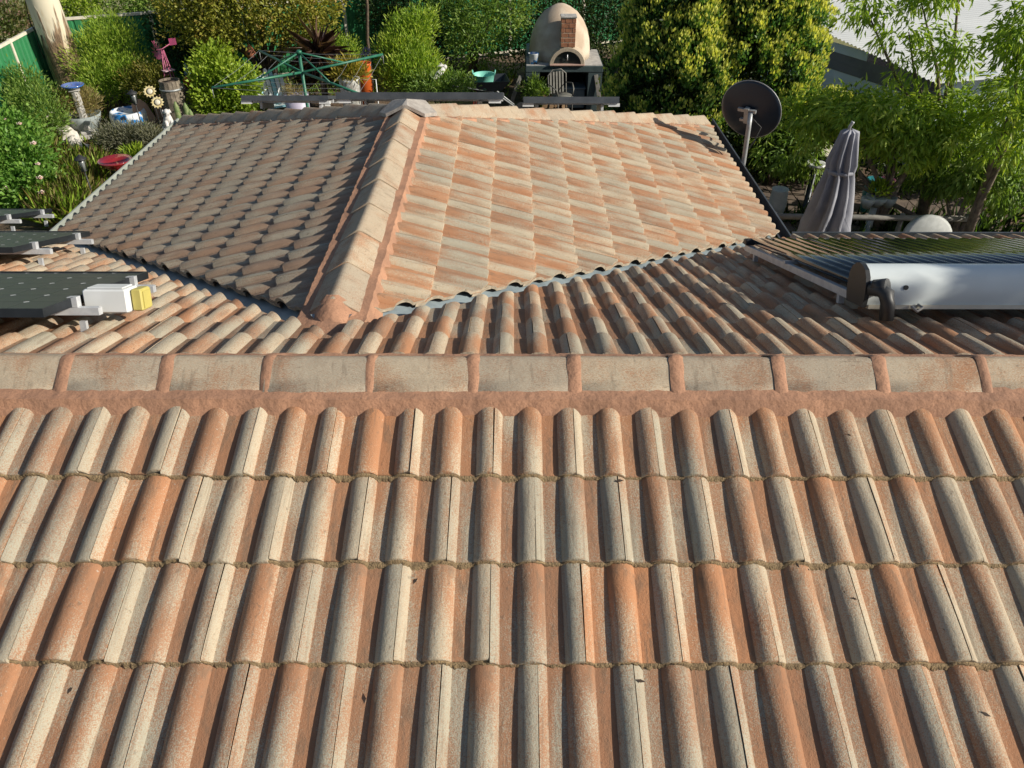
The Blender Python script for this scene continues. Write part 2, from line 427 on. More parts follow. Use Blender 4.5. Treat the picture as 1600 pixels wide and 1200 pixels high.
def finish(me):
    me.set_sharp_from_angle(angle=R(38)); return me
bm0 = tile_bm(); ME_TILE = bpy.data.meshes.new('roof_tile'); bm0.to_mesh(ME_TILE)
ME_TILE.materials.append(M_TILE); ME_TILE.materials.append(M_PALE); finish(ME_TILE)
bm0.free()
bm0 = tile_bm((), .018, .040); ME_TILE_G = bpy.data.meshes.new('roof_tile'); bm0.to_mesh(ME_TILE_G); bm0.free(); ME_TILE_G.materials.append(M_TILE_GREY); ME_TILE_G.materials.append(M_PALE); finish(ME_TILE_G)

def roof_quad(name, pts, drop=.115):
    vs = [Vector(p)-Vector((0, 0, drop)) for p in pts]; mb = MB()
    lo = [v-Vector((0, 0, .03)) for v in vs]; n = len(vs)
    mb.add(vs+lo, [tuple(range(n)), tuple(range(2*n-1, n-1, -1))]+[(i, n+i, n+(i+1) % n, (i+1) % n) for i in range(n)])
    return mb.build(name, M_UNDER, house, True)
XA, XB = -8.6, 6.3
slope_front = roof_quad('roof_slope', [(XA, YR, ZR), (XB, YR, ZR), (XB, YR-BACK, EAVE), (XA, YR-BACK, EAVE)])
xl, xr = XW-HALF, XW+HALF
slope_back = roof_quad('roof_slope', [(XA, YR, ZR), (XA, YE, EAVE), (xl, YE, EAVE), (XW, YV, ZW), (xr, YE, EAVE), (XB, YE, EAVE), (XB, YR, ZR)])
slope_wr = roof_quad('roof_slope', [(XW, YV, ZW), (XW, YH, ZW), (xr, YH+HALF, EAVE), (xr, YE, EAVE)])
slope_wl = roof_quad('roof_slope', [(XW, YV, ZW), (xl, YE, EAVE), (xl, YH+HALF, EAVE), (XW, YH, ZW)])
slope_wh = roof_quad('roof_slope', [(XW, YH, ZW), (xl, YH+HALF, EAVE), (xr, YH+HALF, EAVE)])
for o, l in ((slope_front, 'near roof slope in front of the long ridge'), (slope_back, 'main roof slope falling away behind the long ridge'), (slope_wr, 'sunlit wing slope with pale streaked tiles'), (slope_wl, 'shaded wing slope with hooked tile shadows'), (slope_wh, 'far hip end slope of the wing')): o['label'] = l

rt2 = math.sqrt(.5); GAP = .085
VR = (Vector((XW, YV, 0)), Vector((rt2, -rt2, 0)))     # right valley: normal points into the back slope
VL = (Vector((XW, YV, 0)), Vector((-rt2, -rt2, 0)))
HR = (Vector((XW, YH, 0)), Vector((-rt2, rt2, 0)))     # hips: normal points into the hip end
HL = (Vector((XW, YH, 0)), Vector((rt2, rt2, 0)))
def off(pl, g): return (pl[0]-pl[1]*g, pl[1])          # keep the side behind the normal, g metres back
def neg(pl): return (pl[0], -pl[1])
# frame: ridge point, right-hand direction looking up the slope, horizontal downhill direction
JOBS = []
def lay(slope, p0, right, down, butts, r0, r1, phase, clips_fn):
    right = Vector(right); down = Vector(down); v = -down*CS+Vector((0, 0, SN)); n = right.cross(v)
    for j, s in enumerate(butts):
        k0 = math.floor((r0-phase)/.3)-1; k1 = math.ceil((r1-phase)/.3)+1
        for k in range(k0, k1+1):
            x = phase+.3*k+(.15 if j % 2 else 0)
            if x+.3 < r0 or x > r1: continue
            O = Vector(p0)+right*x-v*s
            JOBS.append((slope, O, right, v, n, clips_fn, s))
lay(slope_front, (0, YR, ZR), (1, 0, 0), (0, -1, 0), [.20+(YR-1.9826)/CS-.2+G_ROW*(j-1) for j in range(1, 8)], -4, 4, -1.5738, lambda c: [(Vector((0, YR-.172, 0)), Vector((0, 1, 0)))])
sb = BACK/CS
lay(slope_back, (0, YR, ZR), (-1, 0, 0), (0, 1, 0), [sb-G_ROW*k for k in range(12, -1, -1)], -6.3, 7.6, .06,
    lambda c: [(Vector((0, YR+.19, 0)), Vector((0, -1, 0)))]+([off(neg(VR), GAP)] if c.x > XW else [off(neg(VL), GAP)]))
wb = [.49+.3189*k for k in range(0, 11)]
lay(slope_wr, (XW, 0, ZW), (0, 1, 0), (1, 0, 0), wb, YV-.4, YH+HALF+.3, .11, lambda c: [(Vector((XW+.172, 0, 0)), Vector((-1, 0, 0))), off(VR, GAP*.55), off(HR, .16)])
lay(slope_wl, (XW, 0, ZW), (0, -1, 0), (-1, 0, 0), wb, -(YH+HALF+.3), -(YV-.4), .04, lambda c: [(Vector((XW-.172, 0, 0)), Vector((1, 0, 0))), off(VL, GAP*.55), off(HL, .16)])
lay(slope_wh, (0, YH, ZW), (-1, 0, 0), (0, 1, 0), wb, -xr-.3, -xl+.3, .02, lambda c: [off(neg(HR), .02), off(neg(HL), .02)])
trng = random.Random(11); recs = []
for slope, O, right, v, n, cf, s in JOBS:
    corners = [O, O+right*.3, O+v*.395, O+right*.3+v*.395]; c = (corners[0]+corners[3])/2
    cl = cf(c); hit = []; outside = False
    for co, no in cl:
        ds = [(q-co).dot(no) for q in corners]
        if min(ds) > -.01: outside = True; break
        if max(ds) > 1e-4: hit.append((co, no))
    if outside: continue
    jr = trng.uniform(-.007, .007); jo = v*trng.uniform(-.006, .006)+n*trng.uniform(-.004, .002)
    r2 = (right*math.cos(jr)+v*math.sin(jr)); v2 = n.cross(r2)
    M = Matrix.Identity(4)
    for a, col in enumerate((r2, v2, n)):
        for b in range(3): M[b][a] = col[b]
    M.translation = O+jo
    pj = project(c); view = (Vector((0, 0, CAM_Z))-c); sc = 0
    if pj and -130 < pj[0] < 1730 and -60 < pj[1] < 1330:
        sc = max(0.0, view.normalized().dot(n))/pj[2]**2
    recs.append((sc, slope, M, hit, trng.random()))
order = sorted(range(len(recs)), key=lambda i: -recs[i][0])
single = set(order[:300])
def tile_local(M, hit, grey=False):
    st = (.018, .040) if grey else (STEP, STEP_C)
    if not hit: return tile_bm((), *st)
    Mi = M.inverted(); M3 = Mi.to_3x3()
    return tile_bm([(Mi @ co, (M3 @ no).normalized()) for co, no in hit], *st)
RV, RF, RT, RB, RS, RM = [], [], [], [], [], []
def flat_lists(bm):
    lt = bm.verts.layers.float_vector['tco']; lb_ = bm.verts.layers.float['tbias']; bm.verts.index_update()
    D = ([v.co.copy() for v in bm.verts], [tuple(q.index for q in f.verts) for f in bm.faces], [tuple(v[lt]) for v in bm.verts], [v[lb_] for v in bm.verts], [f.material_index for f in bm.faces]); bm.free(); return D
WHOLE = flat_lists(tile_bm()); WHOLE_G = flat_lists(tile_bm((), .018, .040))
for i, (sc, slope, M, hit, sd) in enumerate(recs):
    if i in single:
        if hit:
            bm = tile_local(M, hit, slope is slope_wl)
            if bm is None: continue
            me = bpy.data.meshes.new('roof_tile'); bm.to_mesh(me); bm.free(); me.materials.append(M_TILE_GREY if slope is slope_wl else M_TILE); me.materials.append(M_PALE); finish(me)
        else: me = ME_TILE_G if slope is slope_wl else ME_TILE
        o = bpy.data.objects.new('roof_tile', me); COL.objects.link(o); o.parent = slope
        o.matrix_local = M        # the slope's own origin is the world origin
    else:
        if hit:
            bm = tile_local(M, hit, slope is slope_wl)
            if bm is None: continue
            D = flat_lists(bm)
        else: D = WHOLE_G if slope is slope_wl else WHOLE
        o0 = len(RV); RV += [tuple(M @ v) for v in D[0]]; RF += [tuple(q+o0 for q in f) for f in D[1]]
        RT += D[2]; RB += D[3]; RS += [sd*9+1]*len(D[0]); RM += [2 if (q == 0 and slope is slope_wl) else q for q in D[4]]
me = bpy.data.meshes.new('roof_tile_field'); me.from_pydata(RV, [], RF); me.polygons.foreach_set('use_smooth', [True]*len(RF)); me.polygons.foreach_set('material_index', RM)
a = me.attributes.new('tco', 'FLOAT_VECTOR', 'POINT'); a.data.foreach_set('vector', np.array(RT, np.float32).reshape(-1))
a = me.attributes.new('tbias', 'FLOAT', 'POINT'); a.data.foreach_set('value', np.array(RB, np.float32))
a = me.attributes.new('tseed', 'FLOAT', 'POINT'); a.data.foreach_set('value', np.array(RS, np.float32))
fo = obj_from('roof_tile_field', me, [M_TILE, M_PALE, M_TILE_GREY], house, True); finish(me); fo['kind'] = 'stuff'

# ridge and hip caps: local x along the ridge, apex on the x axis
CAPP = [(-.128, -.080), (-.120, -.0735), (-.075, -.0435), (-.034, -.016), (-.014, -.004), (0, 0), (.014, -.004), (.034, -.016), (.075, -.0435), (.120, -.0735), (.128, -.080)]
def cap_mesh(length=.43, lift=.003, thick=.017, prof=CAPP, name='ridge_cap', seed=0.0):
    bm = bmesh.new(); tco = bm.verts.layers.float_vector.new('tco'); tb = bm.verts.layers.float.new('tbias'); ts = bm.verts.layers.float.new('tseed'); rows = []
    for x, dz in ((0, -.004), (.004, 0), (length*.5, 0), (length-.004, 0), (length, -.004)):
        z0 = lift*(1-x/length); row = []
        for y, z in prof:
            v = bm.verts.new((x, y, z+z0+dz)); v[tco] = (x*.55, y*2.4+.5, z); v[tb] = -.05; v[ts] = seed; row.append(v)
        rows.append(row)
    for j in range(len(rows)-1):
        for i in range(len(prof)-1): bm.faces.new((rows[j][i], rows[j+1][i], rows[j+1][i+1], rows[j][i+1]))
    be = [e for e in bm.edges if e.is_boundary]; old = {}
    for e in be:
        for v in e.verts:
            if v not in old:
                w = bm.verts.new(v.co+Vector((0, 0, -thick))); w[tco] = v[tco]; w[tb] = v[tb]; w[ts] = v[ts]; old[v] = w
    for e in be:
        a, b = e.verts
        if e.link_loops[0].vert is not a: a, b = b, a
        bm.faces.new((b, a, old[a], old[b]))
    for f in bm.faces: f.smooth = True
    me = bpy.data.meshes.new(name); bm.to_mesh(me); bm.free(); me.materials.append(M_CAP); return finish(me)
CAPS = [cap_mesh(seed=q) for q in (0.0, 1.7, 3.1)]; CAPS_H = [cap_mesh(lift=.026, name='hip_cap', seed=q) for q in (0.6, 2.2, 4.4)]; CAPS_W = [cap_mesh(lift=.012, seed=q) for q in (0.3, 2.7, 3.9)]
def cap_at(parent, name, p, d, me, rng, flip=False):
    d = Vector(d).normalized(); side = Vector((0, 0, 1)).cross(d).normalized(); up = d.cross(side)
    a = rng.uniform(-.022, .022); side2 = side*math.cos(a)+up*math.sin(a); up2 = d.cross(side2)
    M = Matrix.Identity(4)
    for c_, col in enumerate((d, side2, up2)):
        for b in range(3): M[b][c_] = col[b]
    M.translation = Vector(p)+up*rng.uniform(-.004, .004)+side*rng.uniform(-.005, .005)
    o = bpy.data.objects.new(name, me); COL.objects.link(o); o.parent = parent; o.matrix_local = M; return o
def bedding(name, p0, p1, prof, step=.03, seed=1, wob=.004):
    """mortar bed swept along a ridge or hip; both sides, slightly uneven by hand"""
    rng = random.Random(seed); p0 = Vector(p0); p1 = Vector(p1); d = (p1-p0); L = d.length; d.normalize(); side = Vector((0, 0, 1)).cross(d).normalized(); up = d.cross(side)
    n = max(2, int(L/step)); vs = []; fs = []; m = len(prof)
    for i in range(n+1):
        c = p0+d*(L*i/n)
        for j, (y, z) in enumerate(prof):
            vs.append(c+side*(y+rng.uniform(-wob, wob))+up*(z+rng.uniform(-wob, wob)*.6))
    for i in range(n):
        for j in range(m): k = (j+1) % m; fs.append((i*m+j, i*m+k, i*m+m+k, i*m+m+j))
    fs += [tuple(range(m)), tuple(n*m+j for j in range(m-1, -1, -1))]
    mb = MB(); mb.add(vs, fs, True); o = mb.build(name, M_MORTAR, house, True); o.data.set_sharp_from_angle(angle=R(40)); return o
BED = [(-.10, -.2), (-.222, -.165), (-.174, -.0685), (-.110, -.066), (0, -.03), (.110, -.066), (.174, -.0685), (.222, -.165), (.10, -.2)]
APEX = .014
crng = random.Random(5)
main_bed = bedding('ridge_bedding', (-4.3, YR, ZR+APEX-.004), (4.4, YR, ZR+APEX-.004), BED[:5]+[(.105, -.078), (.17, -.092), (.23, -.18), (.10, -.2)], seed=2)
main_bed['label'] = 'terracotta mortar bed under the long ridge'
jx = A(737, 583, YR-.08).x
BANDP = [(y*1.02, z+.0035) for y, z in CAPP]+[]
for k in range(-11, 12):
    x = jx+.4*k
    if not -4.3 < x < 4.1: continue
    cap_at(main_bed, 'ridge_cap', (x-.012, YR, ZR+APEX), (1, 0, 0), CAPS[k % 3], crng)
    mb = MB(); n = 7; vs = []; m = len(CAPP); wl, wr = crng.uniform(.020, .028), crng.uniform(.020, .030)
    for j in range(m):
        y, z = CAPP[j]; f = 1.05 if abs(y) > .12 else 1.0
        e1, e2 = crng.uniform(-.003, .003), crng.uniform(-.003, .003)
        for dx, dz in ((-wl+e1, -.001), (-wl*.5+e1, .0045), (0, .0065), (wr*.6+e2, .006), (wr+e2, .0005)): vs.append((x+dx, YR+y*f, ZR+APEX+z*f+dz+.0055))
    fs = [(j*5+i, j*5+i+1, j*5+i+6, j*5+i+5) for j in range(m-1) for i in range(4)]
    mb.add(vs, fs, True); mb.build('pointing_band', M_MORTAR, main_bed)
wing_bed = bedding('ridge_bedding', (XW, YV-.20, ZW+APEX-.006), (XW, YH, ZW+APEX-.006), BED, seed=3)
wing_bed['label'] = 'terracotta mortar bed under the wing ridge'
for k in range(9):
    y = YH-.12-.4*(k+1)
    if y < YV-.22: break
    cap_at(wing_bed, 'ridge_cap', (XW, y, ZW+APEX), (0, 1, 0), CAPS_W[k % 3], crng)
ye = y+.4
mb = MB(); ring0 = [(-.20, .10, -.10), (-.14, .07, -.07), (-.10, .045, -.045), (-.03, .03, .028), (.03, .03, .028), (.10, .045, -.045), (.14, .07, -.07), (.20, .10, -.10)]
ring1 = [(-.20, .02, -.105), (-.15, -.02, -.075), (-.09, -.03, -.045), (-.03, -.035, .012), (.03, -.035, .012), (.09, -.03, -.045), (.15, -.02, -.075), (.20, .02, -.105)]
ring2 = [(-.24, -.06, -.15), (-.18, -.12, -.12), (-.10, -.155, -.075), (-.03, -.17, -.05), (.03, -.17, -.05), (.10, -.155, -.075), (.18, -.12, -.12), (.24, -.06, -.15)]
ring3 = [(-.26, -.10, -.25), (-.20, -.18, -.25), (-.11, -.22, -.22), (-.03, -.24, -.2), (.03, -.24, -.2), (.11, -.22, -.22), (.20, -.18, -.25), (.26, -.10, -.25)]
mb.add([(XW+q[0], ye+q[1], ZW+q[2]) for r_ in (ring0, ring1, ring2, ring3) for q in r_], [(j*8+i, j*8+i+1, j*8+i+9, j*8+i+8) for j in range(3) for i in range(7)], True); mb.build('ridge_end_mortar', M_MORTAR, house, True)
HIPS = []
for sgn in (1, -1):
    pa = Vector((XW, YH, ZW+APEX)); pb = Vector((XW+sgn*HALF, YH+HALF, EAVE+APEX)); d = (pb-pa); L = d.length; d.normalize()
    hb = bedding('hip_bedding', pa-Vector((0, 0, .006)), pb-d*.05-Vector((0, 0, .006)), BED, seed=4+sgn); hb['label'] = 'mortar bed under the hip on the sunny side' if sgn > 0 else 'mortar bed under the hip on the shaded side'
    n = int((L-.1)/.4)
    for k in range(n+1):
        s = .14+.4*k
        if s+.40 > L+.12: break
        cap_at(hb, 'hip_cap', pa+d*(s+.43)+Vector((0, 0, .0)), -d, CAPS_H[(k+1) % 3], crng).scale = (1, 1, 1)
# three-way cap where the wing ridge meets its hips
mb = MB(); c0 = Vector((XW, YH+.02, ZW+APEX+.034))
def arm(d, L, drop):
    d = Vector(d).normalized(); s = Vector((0, 0, 1)).cross(d).normalized(); e = c0+d*L+Vector((0, 0, -drop))
    return [e+s*.165-Vector((0, 0, .07)), e+s*.02, e-s*.02, e-s*.165-Vector((0, 0, .07))]
a1 = arm((0, -1, 0), .17, .004); a2 = arm((1, 1, 0), .19, .05); a3 = arm((-1, 1, 0), .19, .05)
top = [c0]+a1+a2+a3
fsx = [(0, 2, 3), (0, 6, 7), (0, 10, 11), (0, 1, 2), (0, 3, 4), (0, 5, 6), (0, 7, 8), (0, 9, 10), (0, 11, 12), (0, 4, 9), (0, 8, 1), (0, 12, 5)]
nn = len(top); vsx = top+[p-Vector((0, 0, .03)) for p in top]
rim = [1, 2, 3, 4, 9, 10, 11, 12, 5, 6, 7, 8]
fsx += [(rim[i], rim[(i+1) % 12], nn+rim[(i+1) % 12], nn+rim[i]) for i in range(12)]
mb.add(vsx, fsx); jc = mb.build('junction_cap', plain('pale_grey_cap', (.40, .37, .33), (.30, .27, .24), 12, .9, bs=.4), house, True)

# valleys, gutters, fascias, walls
for pl, sgn in ((VR, 1), (VL, -1)):
    p0 = Vector((XW+sgn*.05, YV-.05, ZW-.092-.0)); p1 = Vector((XW+sgn*(HALF+.06), YE+.06, EAVE-.092-.02)); u = Vector((sgn*rt2, -rt2, 0)); d = p1-p0
    mb = MB(); vs = []
    for t in (0, .25, .5, .75, 1):
        c = p0+d*t
        for a_, z in ((-.22, .052), (-.12, .018), (-.02, -.008), (.02, -.008), (.12, .018), (.22, .052)): vs.append(c+u*a_+Vector((0, 0, z)))
    mb.add(vs, [(i*6+j, i*6+j+1, i*6+j+7, i*6+j+6) for i in range(4) for j in range(5)], False)
    mb.build('valley_gutter', M_VALLEY, house, True)
GUT = [(0, 0), (0, -.10), (.125, -.10), (.125, .012), (.108, .012), (.108, -.085), (.014, -.085), (.014, 0)]
def gutter(p0, p1, outv, mat, fascia=True):
    p0 = Vector(p0); p1 = Vector(p1); o = Vector(outv); n = len(GUT)
    vs = [p+o*(g-.02)+Vector((0, 0, z-.045)) for p in (p0, p1) for g, z in GUT]
    mb = MB(); mb.add(vs, [(i, (i+1) % n, n+(i+1) % n, n+i) for i in range(n)]+[tuple(range(n)), tuple(range(2*n-1, n-1, -1))]); g = mb.build('gutter', mat, house, True)
    c = (p0+p1)/2-o*.045+Vector((0, 0, -.16)); d = p1-p0
    mb = MB(); mb.box(c, (d.length, .03, .18), math.atan2(d.y, d.x)); mb.build('fascia', M_CREAM, house, True)
gutter((xl, YE, EAVE), (xl, YH+HALF+.1, EAVE), (-1, 0, 0), M_GUTTER)
gutter((xr, YE, EAVE), (xr, YH+HALF+.1, EAVE), (1, 0, 0), M_DARKGUT)
gutter((xl, YH+HALF, EAVE), (xr, YH+HALF, EAVE), (0, 1, 0), M_GUTTER)
gutter((XA, YE, EAVE), (xl-.13, YE, EAVE), (0, 1, 0), M_GUTTER); gutter((xr+.13, YE, EAVE), (XB, YE, EAVE), (0, 1, 0), M_DARKGUT)
mb = MB(); mb.box((-1.15, (YR), 1.08), (14.1, 2*BACK-1.1, 2.16)); mb.build('wall', M_WALL, house, True)
mb = MB(); mb.box((XW, (YE-.6+YH+HALF-.5)/2+.3, 1.07), (2*HALF-1.0, YH+HALF-YE-.1, 2.14)); mb.build('wall', M_WALL, house, True)
mb = MB(); mb.box((-1.15, YR, 2.17), (14.7, 2*BACK-.12, .02)); mb.build('soffit', M_CREAM, house, True)
mb = MB(); mb.box((XW, (YE+YH+HALF)/2, 2.174), (2*HALF-.12, YH+HALF-YE-.1, .02)); mb.build('soffit', M_CREAM, house, True)

# moss along the foot of each near course
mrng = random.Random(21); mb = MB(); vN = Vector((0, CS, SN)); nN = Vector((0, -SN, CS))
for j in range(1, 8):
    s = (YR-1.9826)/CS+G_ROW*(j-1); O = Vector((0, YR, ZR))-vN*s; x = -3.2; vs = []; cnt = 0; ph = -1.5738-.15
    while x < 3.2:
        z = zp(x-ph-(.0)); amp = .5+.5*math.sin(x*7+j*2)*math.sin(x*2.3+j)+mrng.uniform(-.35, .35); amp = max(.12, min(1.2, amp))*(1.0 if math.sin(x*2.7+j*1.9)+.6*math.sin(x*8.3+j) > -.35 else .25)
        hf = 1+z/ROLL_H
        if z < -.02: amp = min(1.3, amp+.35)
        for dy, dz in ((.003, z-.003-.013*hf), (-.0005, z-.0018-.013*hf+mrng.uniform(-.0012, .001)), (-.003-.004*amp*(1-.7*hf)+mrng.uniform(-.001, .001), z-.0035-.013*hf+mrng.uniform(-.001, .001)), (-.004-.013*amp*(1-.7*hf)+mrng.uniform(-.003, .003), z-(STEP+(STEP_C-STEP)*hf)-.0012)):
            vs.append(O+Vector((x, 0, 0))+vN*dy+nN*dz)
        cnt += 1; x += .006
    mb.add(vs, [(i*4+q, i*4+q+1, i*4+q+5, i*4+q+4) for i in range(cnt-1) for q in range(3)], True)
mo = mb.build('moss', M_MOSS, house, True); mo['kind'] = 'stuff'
# dead leaf scraps and twigs lying on the near tiles
mb = MB()
for q in range(70):
    x = mrng.uniform(-2.2, 2.2); s = mrng.uniform(.28, 2.0); O = Vector((x, YR, ZR))-vN*s+nN*(zp(x+1.5738+.15)-.013); a = mrng.uniform(0, 6.28); L = mrng.choice((.003, .004, .005, .008, .012, .016))
    d = Vector((math.cos(a), 0, 0))+vN*math.sin(a); e = nN.cross(d)
    mb.add([O-d*L+nN*.001, O+e*L*.4+nN*.003, O+d*L+nN*.004, O-e*L*.3+nN*.001], [(0, 1, 2, 3)])
lo = mb.build('leaf_scraps', plain('dead_leaf', (.06, .04, .025), (.03, .02, .015), 40, .9)); tag(lo, 'dark scraps of dead leaf scattered on the near tiles', 'debris', kind='stuff')

# ------------------------------------------------------------------ things on the roof
nB = Vector((0, SN, CS)); vB = Vector((0, -CS, SN)); pB = Vector((0, YR, ZR))       # back slope: normal, uphill
def onback(px, py, h): return onplane(px, py, pB+nB*h, nB)
def M_back(o):                               # local x = world x, y = uphill reversed (downhill), z = normal
    M = Matrix.Identity(4)
    for c_, col in enumerate((Vector((1, 0, 0)), -vB, nB)):
        for b in range(3): M[b][c_] = col[b]
    M.translation = o; return M
M_CELL = plain('dark_solar_cell', (.022, .027, .028), (.030, .036, .036), 6, .38, .0)
M_SHEET = plain('pale_backsheet', (.55, .57, .55), (.5, .52, .5), 6, .4)
M_FRAME = plain('black_frame', (.03, .036, .042), (.022, .027, .032), 10, .4, .4)
def solar_panel(label, far_right, W_, L_, h, group='solar panels on the main roof', box=False):
    """far_right: the downhill right corner; W_ across, L_ along the slope; standing h above the tile rolls"""
    e = empty('solar_module'); e.matrix_world = M_back(far_right); tag(e, label, 'solar panel', group)
    mb = MB(); t = .04; w = .012                                           # frame: four bars
    mb.box((-W_/2, -w/2, -t/2), (W_, w, t)); mb.box((-W_/2, -L_+w/2, -t/2), (W_, w, t)); mb.box((-w/2, -L_/2, -t/2), (w, L_-2*w, t)); mb.box((-W_+w/2, -L_/2, -t/2), (w, L_-2*w, t))
    mb.build('frame', M_FRAME, e)
    mb = MB(); mb.box((-W_/2, -L_/2, -.0095), (W_-2*w-.001, L_-2*w-.001, .004)); mb.build('backsheet', M_SHEET, e)
    nx = round((W_-.03)/.159); ny = round((L_-.03)/.159); cx = (W_-.036)/nx; cy = (L_-.036)/ny; c = .0013; k = .016
    poly = [(c+k, c), (cx-c-k, c), (cx-c, c+k), (cx-c, cy-c-k), (cx-c-k, cy-c), (c+k, cy-c), (c, cy-c-k), (c, c+k)]
    mb = MB(); mb.prism(poly, 0, .0012); me = mb.mesh('cell'); me.materials.append(M_CELL)
    for i in range(nx):
        for j in range(ny):
            o = bpy.data.objects.new('cell', me); o.location = (-W_+.018+i*cx, -L_+.018+j*cy, -.0073); COL.objects.link(o); o.parent = e
    mb = MB(); mb.box((-W_/2, -L_/2, -.0035), (W_-2*w-.001, L_-2*w-.001, .002))
    for q in (.20, .76):
        mb = MB(); mb.box((-W_/2+.05, -L_*q, -.062), (W_+.14, .036, .035)); mb.box((-W_/2+.05, -L_*q, -.0425), (W_+.14, .012, .006)); mb.build('rail', M_SILVER, e)
        mb = MB(); mb.box((.012, -L_*q, -.018), (.026, .035, .050)); mb.box((-.004, -L_*q, .004), (.03, .035, .004)); mb.build('end_clamp', M_SILVER, e)
        for xx in (.03, -.9):
            mb = MB(); mb.box((xx, -L_*q, -h/2-.075), (.03, .02, h-.09+.02)); mb.build('roof_foot', M_SILVER, e)
    return e
hP = .13
fr = onback(231, 424, hP); nr_ = onback(60, 491, hP); LA = (fr-nr_).length
solar_panel('nearest solar panel beside the white isolator box', fr, 1.66, 1.0 if LA < 1.25 else LA, hP)
fb = onback(140, 361, hP); solar_panel('middle solar panel above the grey valley corner', fb, 1.66, 1.0, hP)
fc = onback(81, 326, hP); solar_panel('farthest solar panel close to the rose bush', fc, 1.66, 1.0, hP)
# isolator box on the nearest panel's rail
bx = empty('isolator_box'); p = onback(178, 466, .10); bx.matrix_world = M_back(p); tag(bx, 'white isolator box with yellow end beside nearest solar panel', 'electrical box')
mb = MB(); mb.box((0, -.02, .0), (.21, .13, .115), bev=.008); mb.build('enclosure', M_WHITE, bx)
mb = MB(); mb.box((0, -.02, .062), (.17, .10, .006), bev=.002); mb.build('lid', M_WHITE, bx)
M_YEL = plain('pale_yellow_plastic', (.62, .53, .14), (.52, .45, .13), 8, .5)
mb = MB(); mb.box((.135, .0, .0), (.05, .10, .105), bev=.006); mb.box((.163, .0, .0), (.004, .075, .08)); mb.build('switch_cover', M_YEL, bx)
mb = MB(); mb.tube([(.0, .05, -.02), (.05, .14, -.05), (.02, .25, -.075)], .011, 8); mb.build('cable', M_BLACK, bx)

# evacuated tube water heater
hc = onback(1334, 474, .045); XH = hc.x; hs = (hc-pB).dot(-vB)                       # distance down the slope of the header's underside
lowl = onback(1194, 377, .12); sl_low = (lowl-pB).dot(-vB)
print('heater', hc, hs, lowl, sl_low, 'panelA', fr, nr_, LA, fb, fc)
wh = empty('solar_water_heater'); wh.matrix_world = M_back(Vector((0, YR, ZR))-vB*hs); wh.location.x = XH
tag(wh, 'evacuated tube solar water heater with a long white header', 'water heater')
M_TANK = plain('white_header_casing', (.70, .76, .76), (.62, .68, .68), 3, .32)
HL_ = 2.62; rH = .098
prof = [(-.088, -.095), (.088, -.095), (.098, -.05), (.098, 0), (.09, .045), (.068, .078), (.03, .098), (0, .103), (-.03, .098), (-.068, .078), (-.09, .045), (-.098, 0), (-.098, -.05)]
n = len(prof); mb = MB(); zc = .145
mb.add([(x, y, z+zc) for x in (.02, HL_-.02) for y, z in prof], [(i, (i+1) % n, n+(i+1) % n, n+i) for i in range(n)], True); mb.add([(x, y, z+zc) for x in (.02, HL_-.02) for y, z in prof], [tuple(range(n-1, -1, -1)), tuple(range(n, 2*n))])
h_ = mb.build('header', M_TANK, wh); h_.data.set_sharp_from_angle(angle=R(30))
mb = MB(); mb.box((HL_/2, -.085, zc-.098), (HL_-.06, .03, .02)); mb.build('casing_lip', M_CREAM, wh)
for x in (.0, HL_-.02):
    mb = MB(); mb.add([(xx, y*1.06, z*1.06+zc) for xx in (x, x+.022) for y, z in prof], [tuple(range(n-1, -1, -1)), tuple(range(n, 2*n))]+[(i, (i+1) % n, n+(i+1) % n, n+i) for i in range(n)]); mb.build('end_cap', M_BLACK, wh)
M_TUBE = plain('dark_glass_tube', (.02, .035, .05), (.035, .045, .045), 3, .08, 0.0, coat=1.0)
Lt = sl_low-hs
mb = MB(); mb.tube([(0, .06, 0), (0, Lt, -.015)], .029, 14); met = mb.mesh('glass_tube'); met.materials.append(M_TUBE)
k = 0; x = .075
while x < HL_-.04:
    o = bpy.data.objects.new('glass_tube', met); o.location = (x, 0, .135); COL.objects.link(o); o.parent = wh; x += .0815
for x in (.03, HL_/2, HL_-.03):
    mb = MB(); mb.box((x, Lt/2, .068), (.035, Lt+.06, .04)); mb.box((x, Lt*.12, .03), (.03, .03, .06)); mb.box((x, Lt*.9, .03), (.03, .03, .06)); mb.build('side_rail', M_SILVER, wh)
mb = MB(); mb.box((HL_/2, Lt+.01, .115), (HL_, .07, .045), bev=.008); mb.build('lower_rail', M_BLACK, wh)
mb = MB(); mb.box((HL_/2, Lt*.55, .095), (HL_, .03, .02)); mb.build('cross_rail', M_SILVER, wh)
mb = MB(); mb.tube([(.02, -.10, zc-.01), (.06, -.135, zc-.005), (.075, -.17, zc-.02), (.085, -.175, zc-.07), (.09, -.175, .0)], [.030, .036, .038, .034, .033], 12); mb.build('lagged_pipe', M_BLACK, wh)
mb = MB(); mb.tube([(.04, -.105, zc), (.085, -.15, zc+.012)], [.040, .043], 10); mb.build('pipe_joint', M_BLACK, wh)
mb = MB(); mb.tube([(.20, -.098, zc+.0), (.20, -.104, zc+.0)], .012, 10); mb.build('bung', M_BLACK, wh)
mb = MB(); mb.tube([(.235, -.11, .055), (.26, -.13, .03), (.29, -.12, .05), (.27, -.10, .06)], .008, 6); mb.build('bracket_wire', M_STONE, wh)

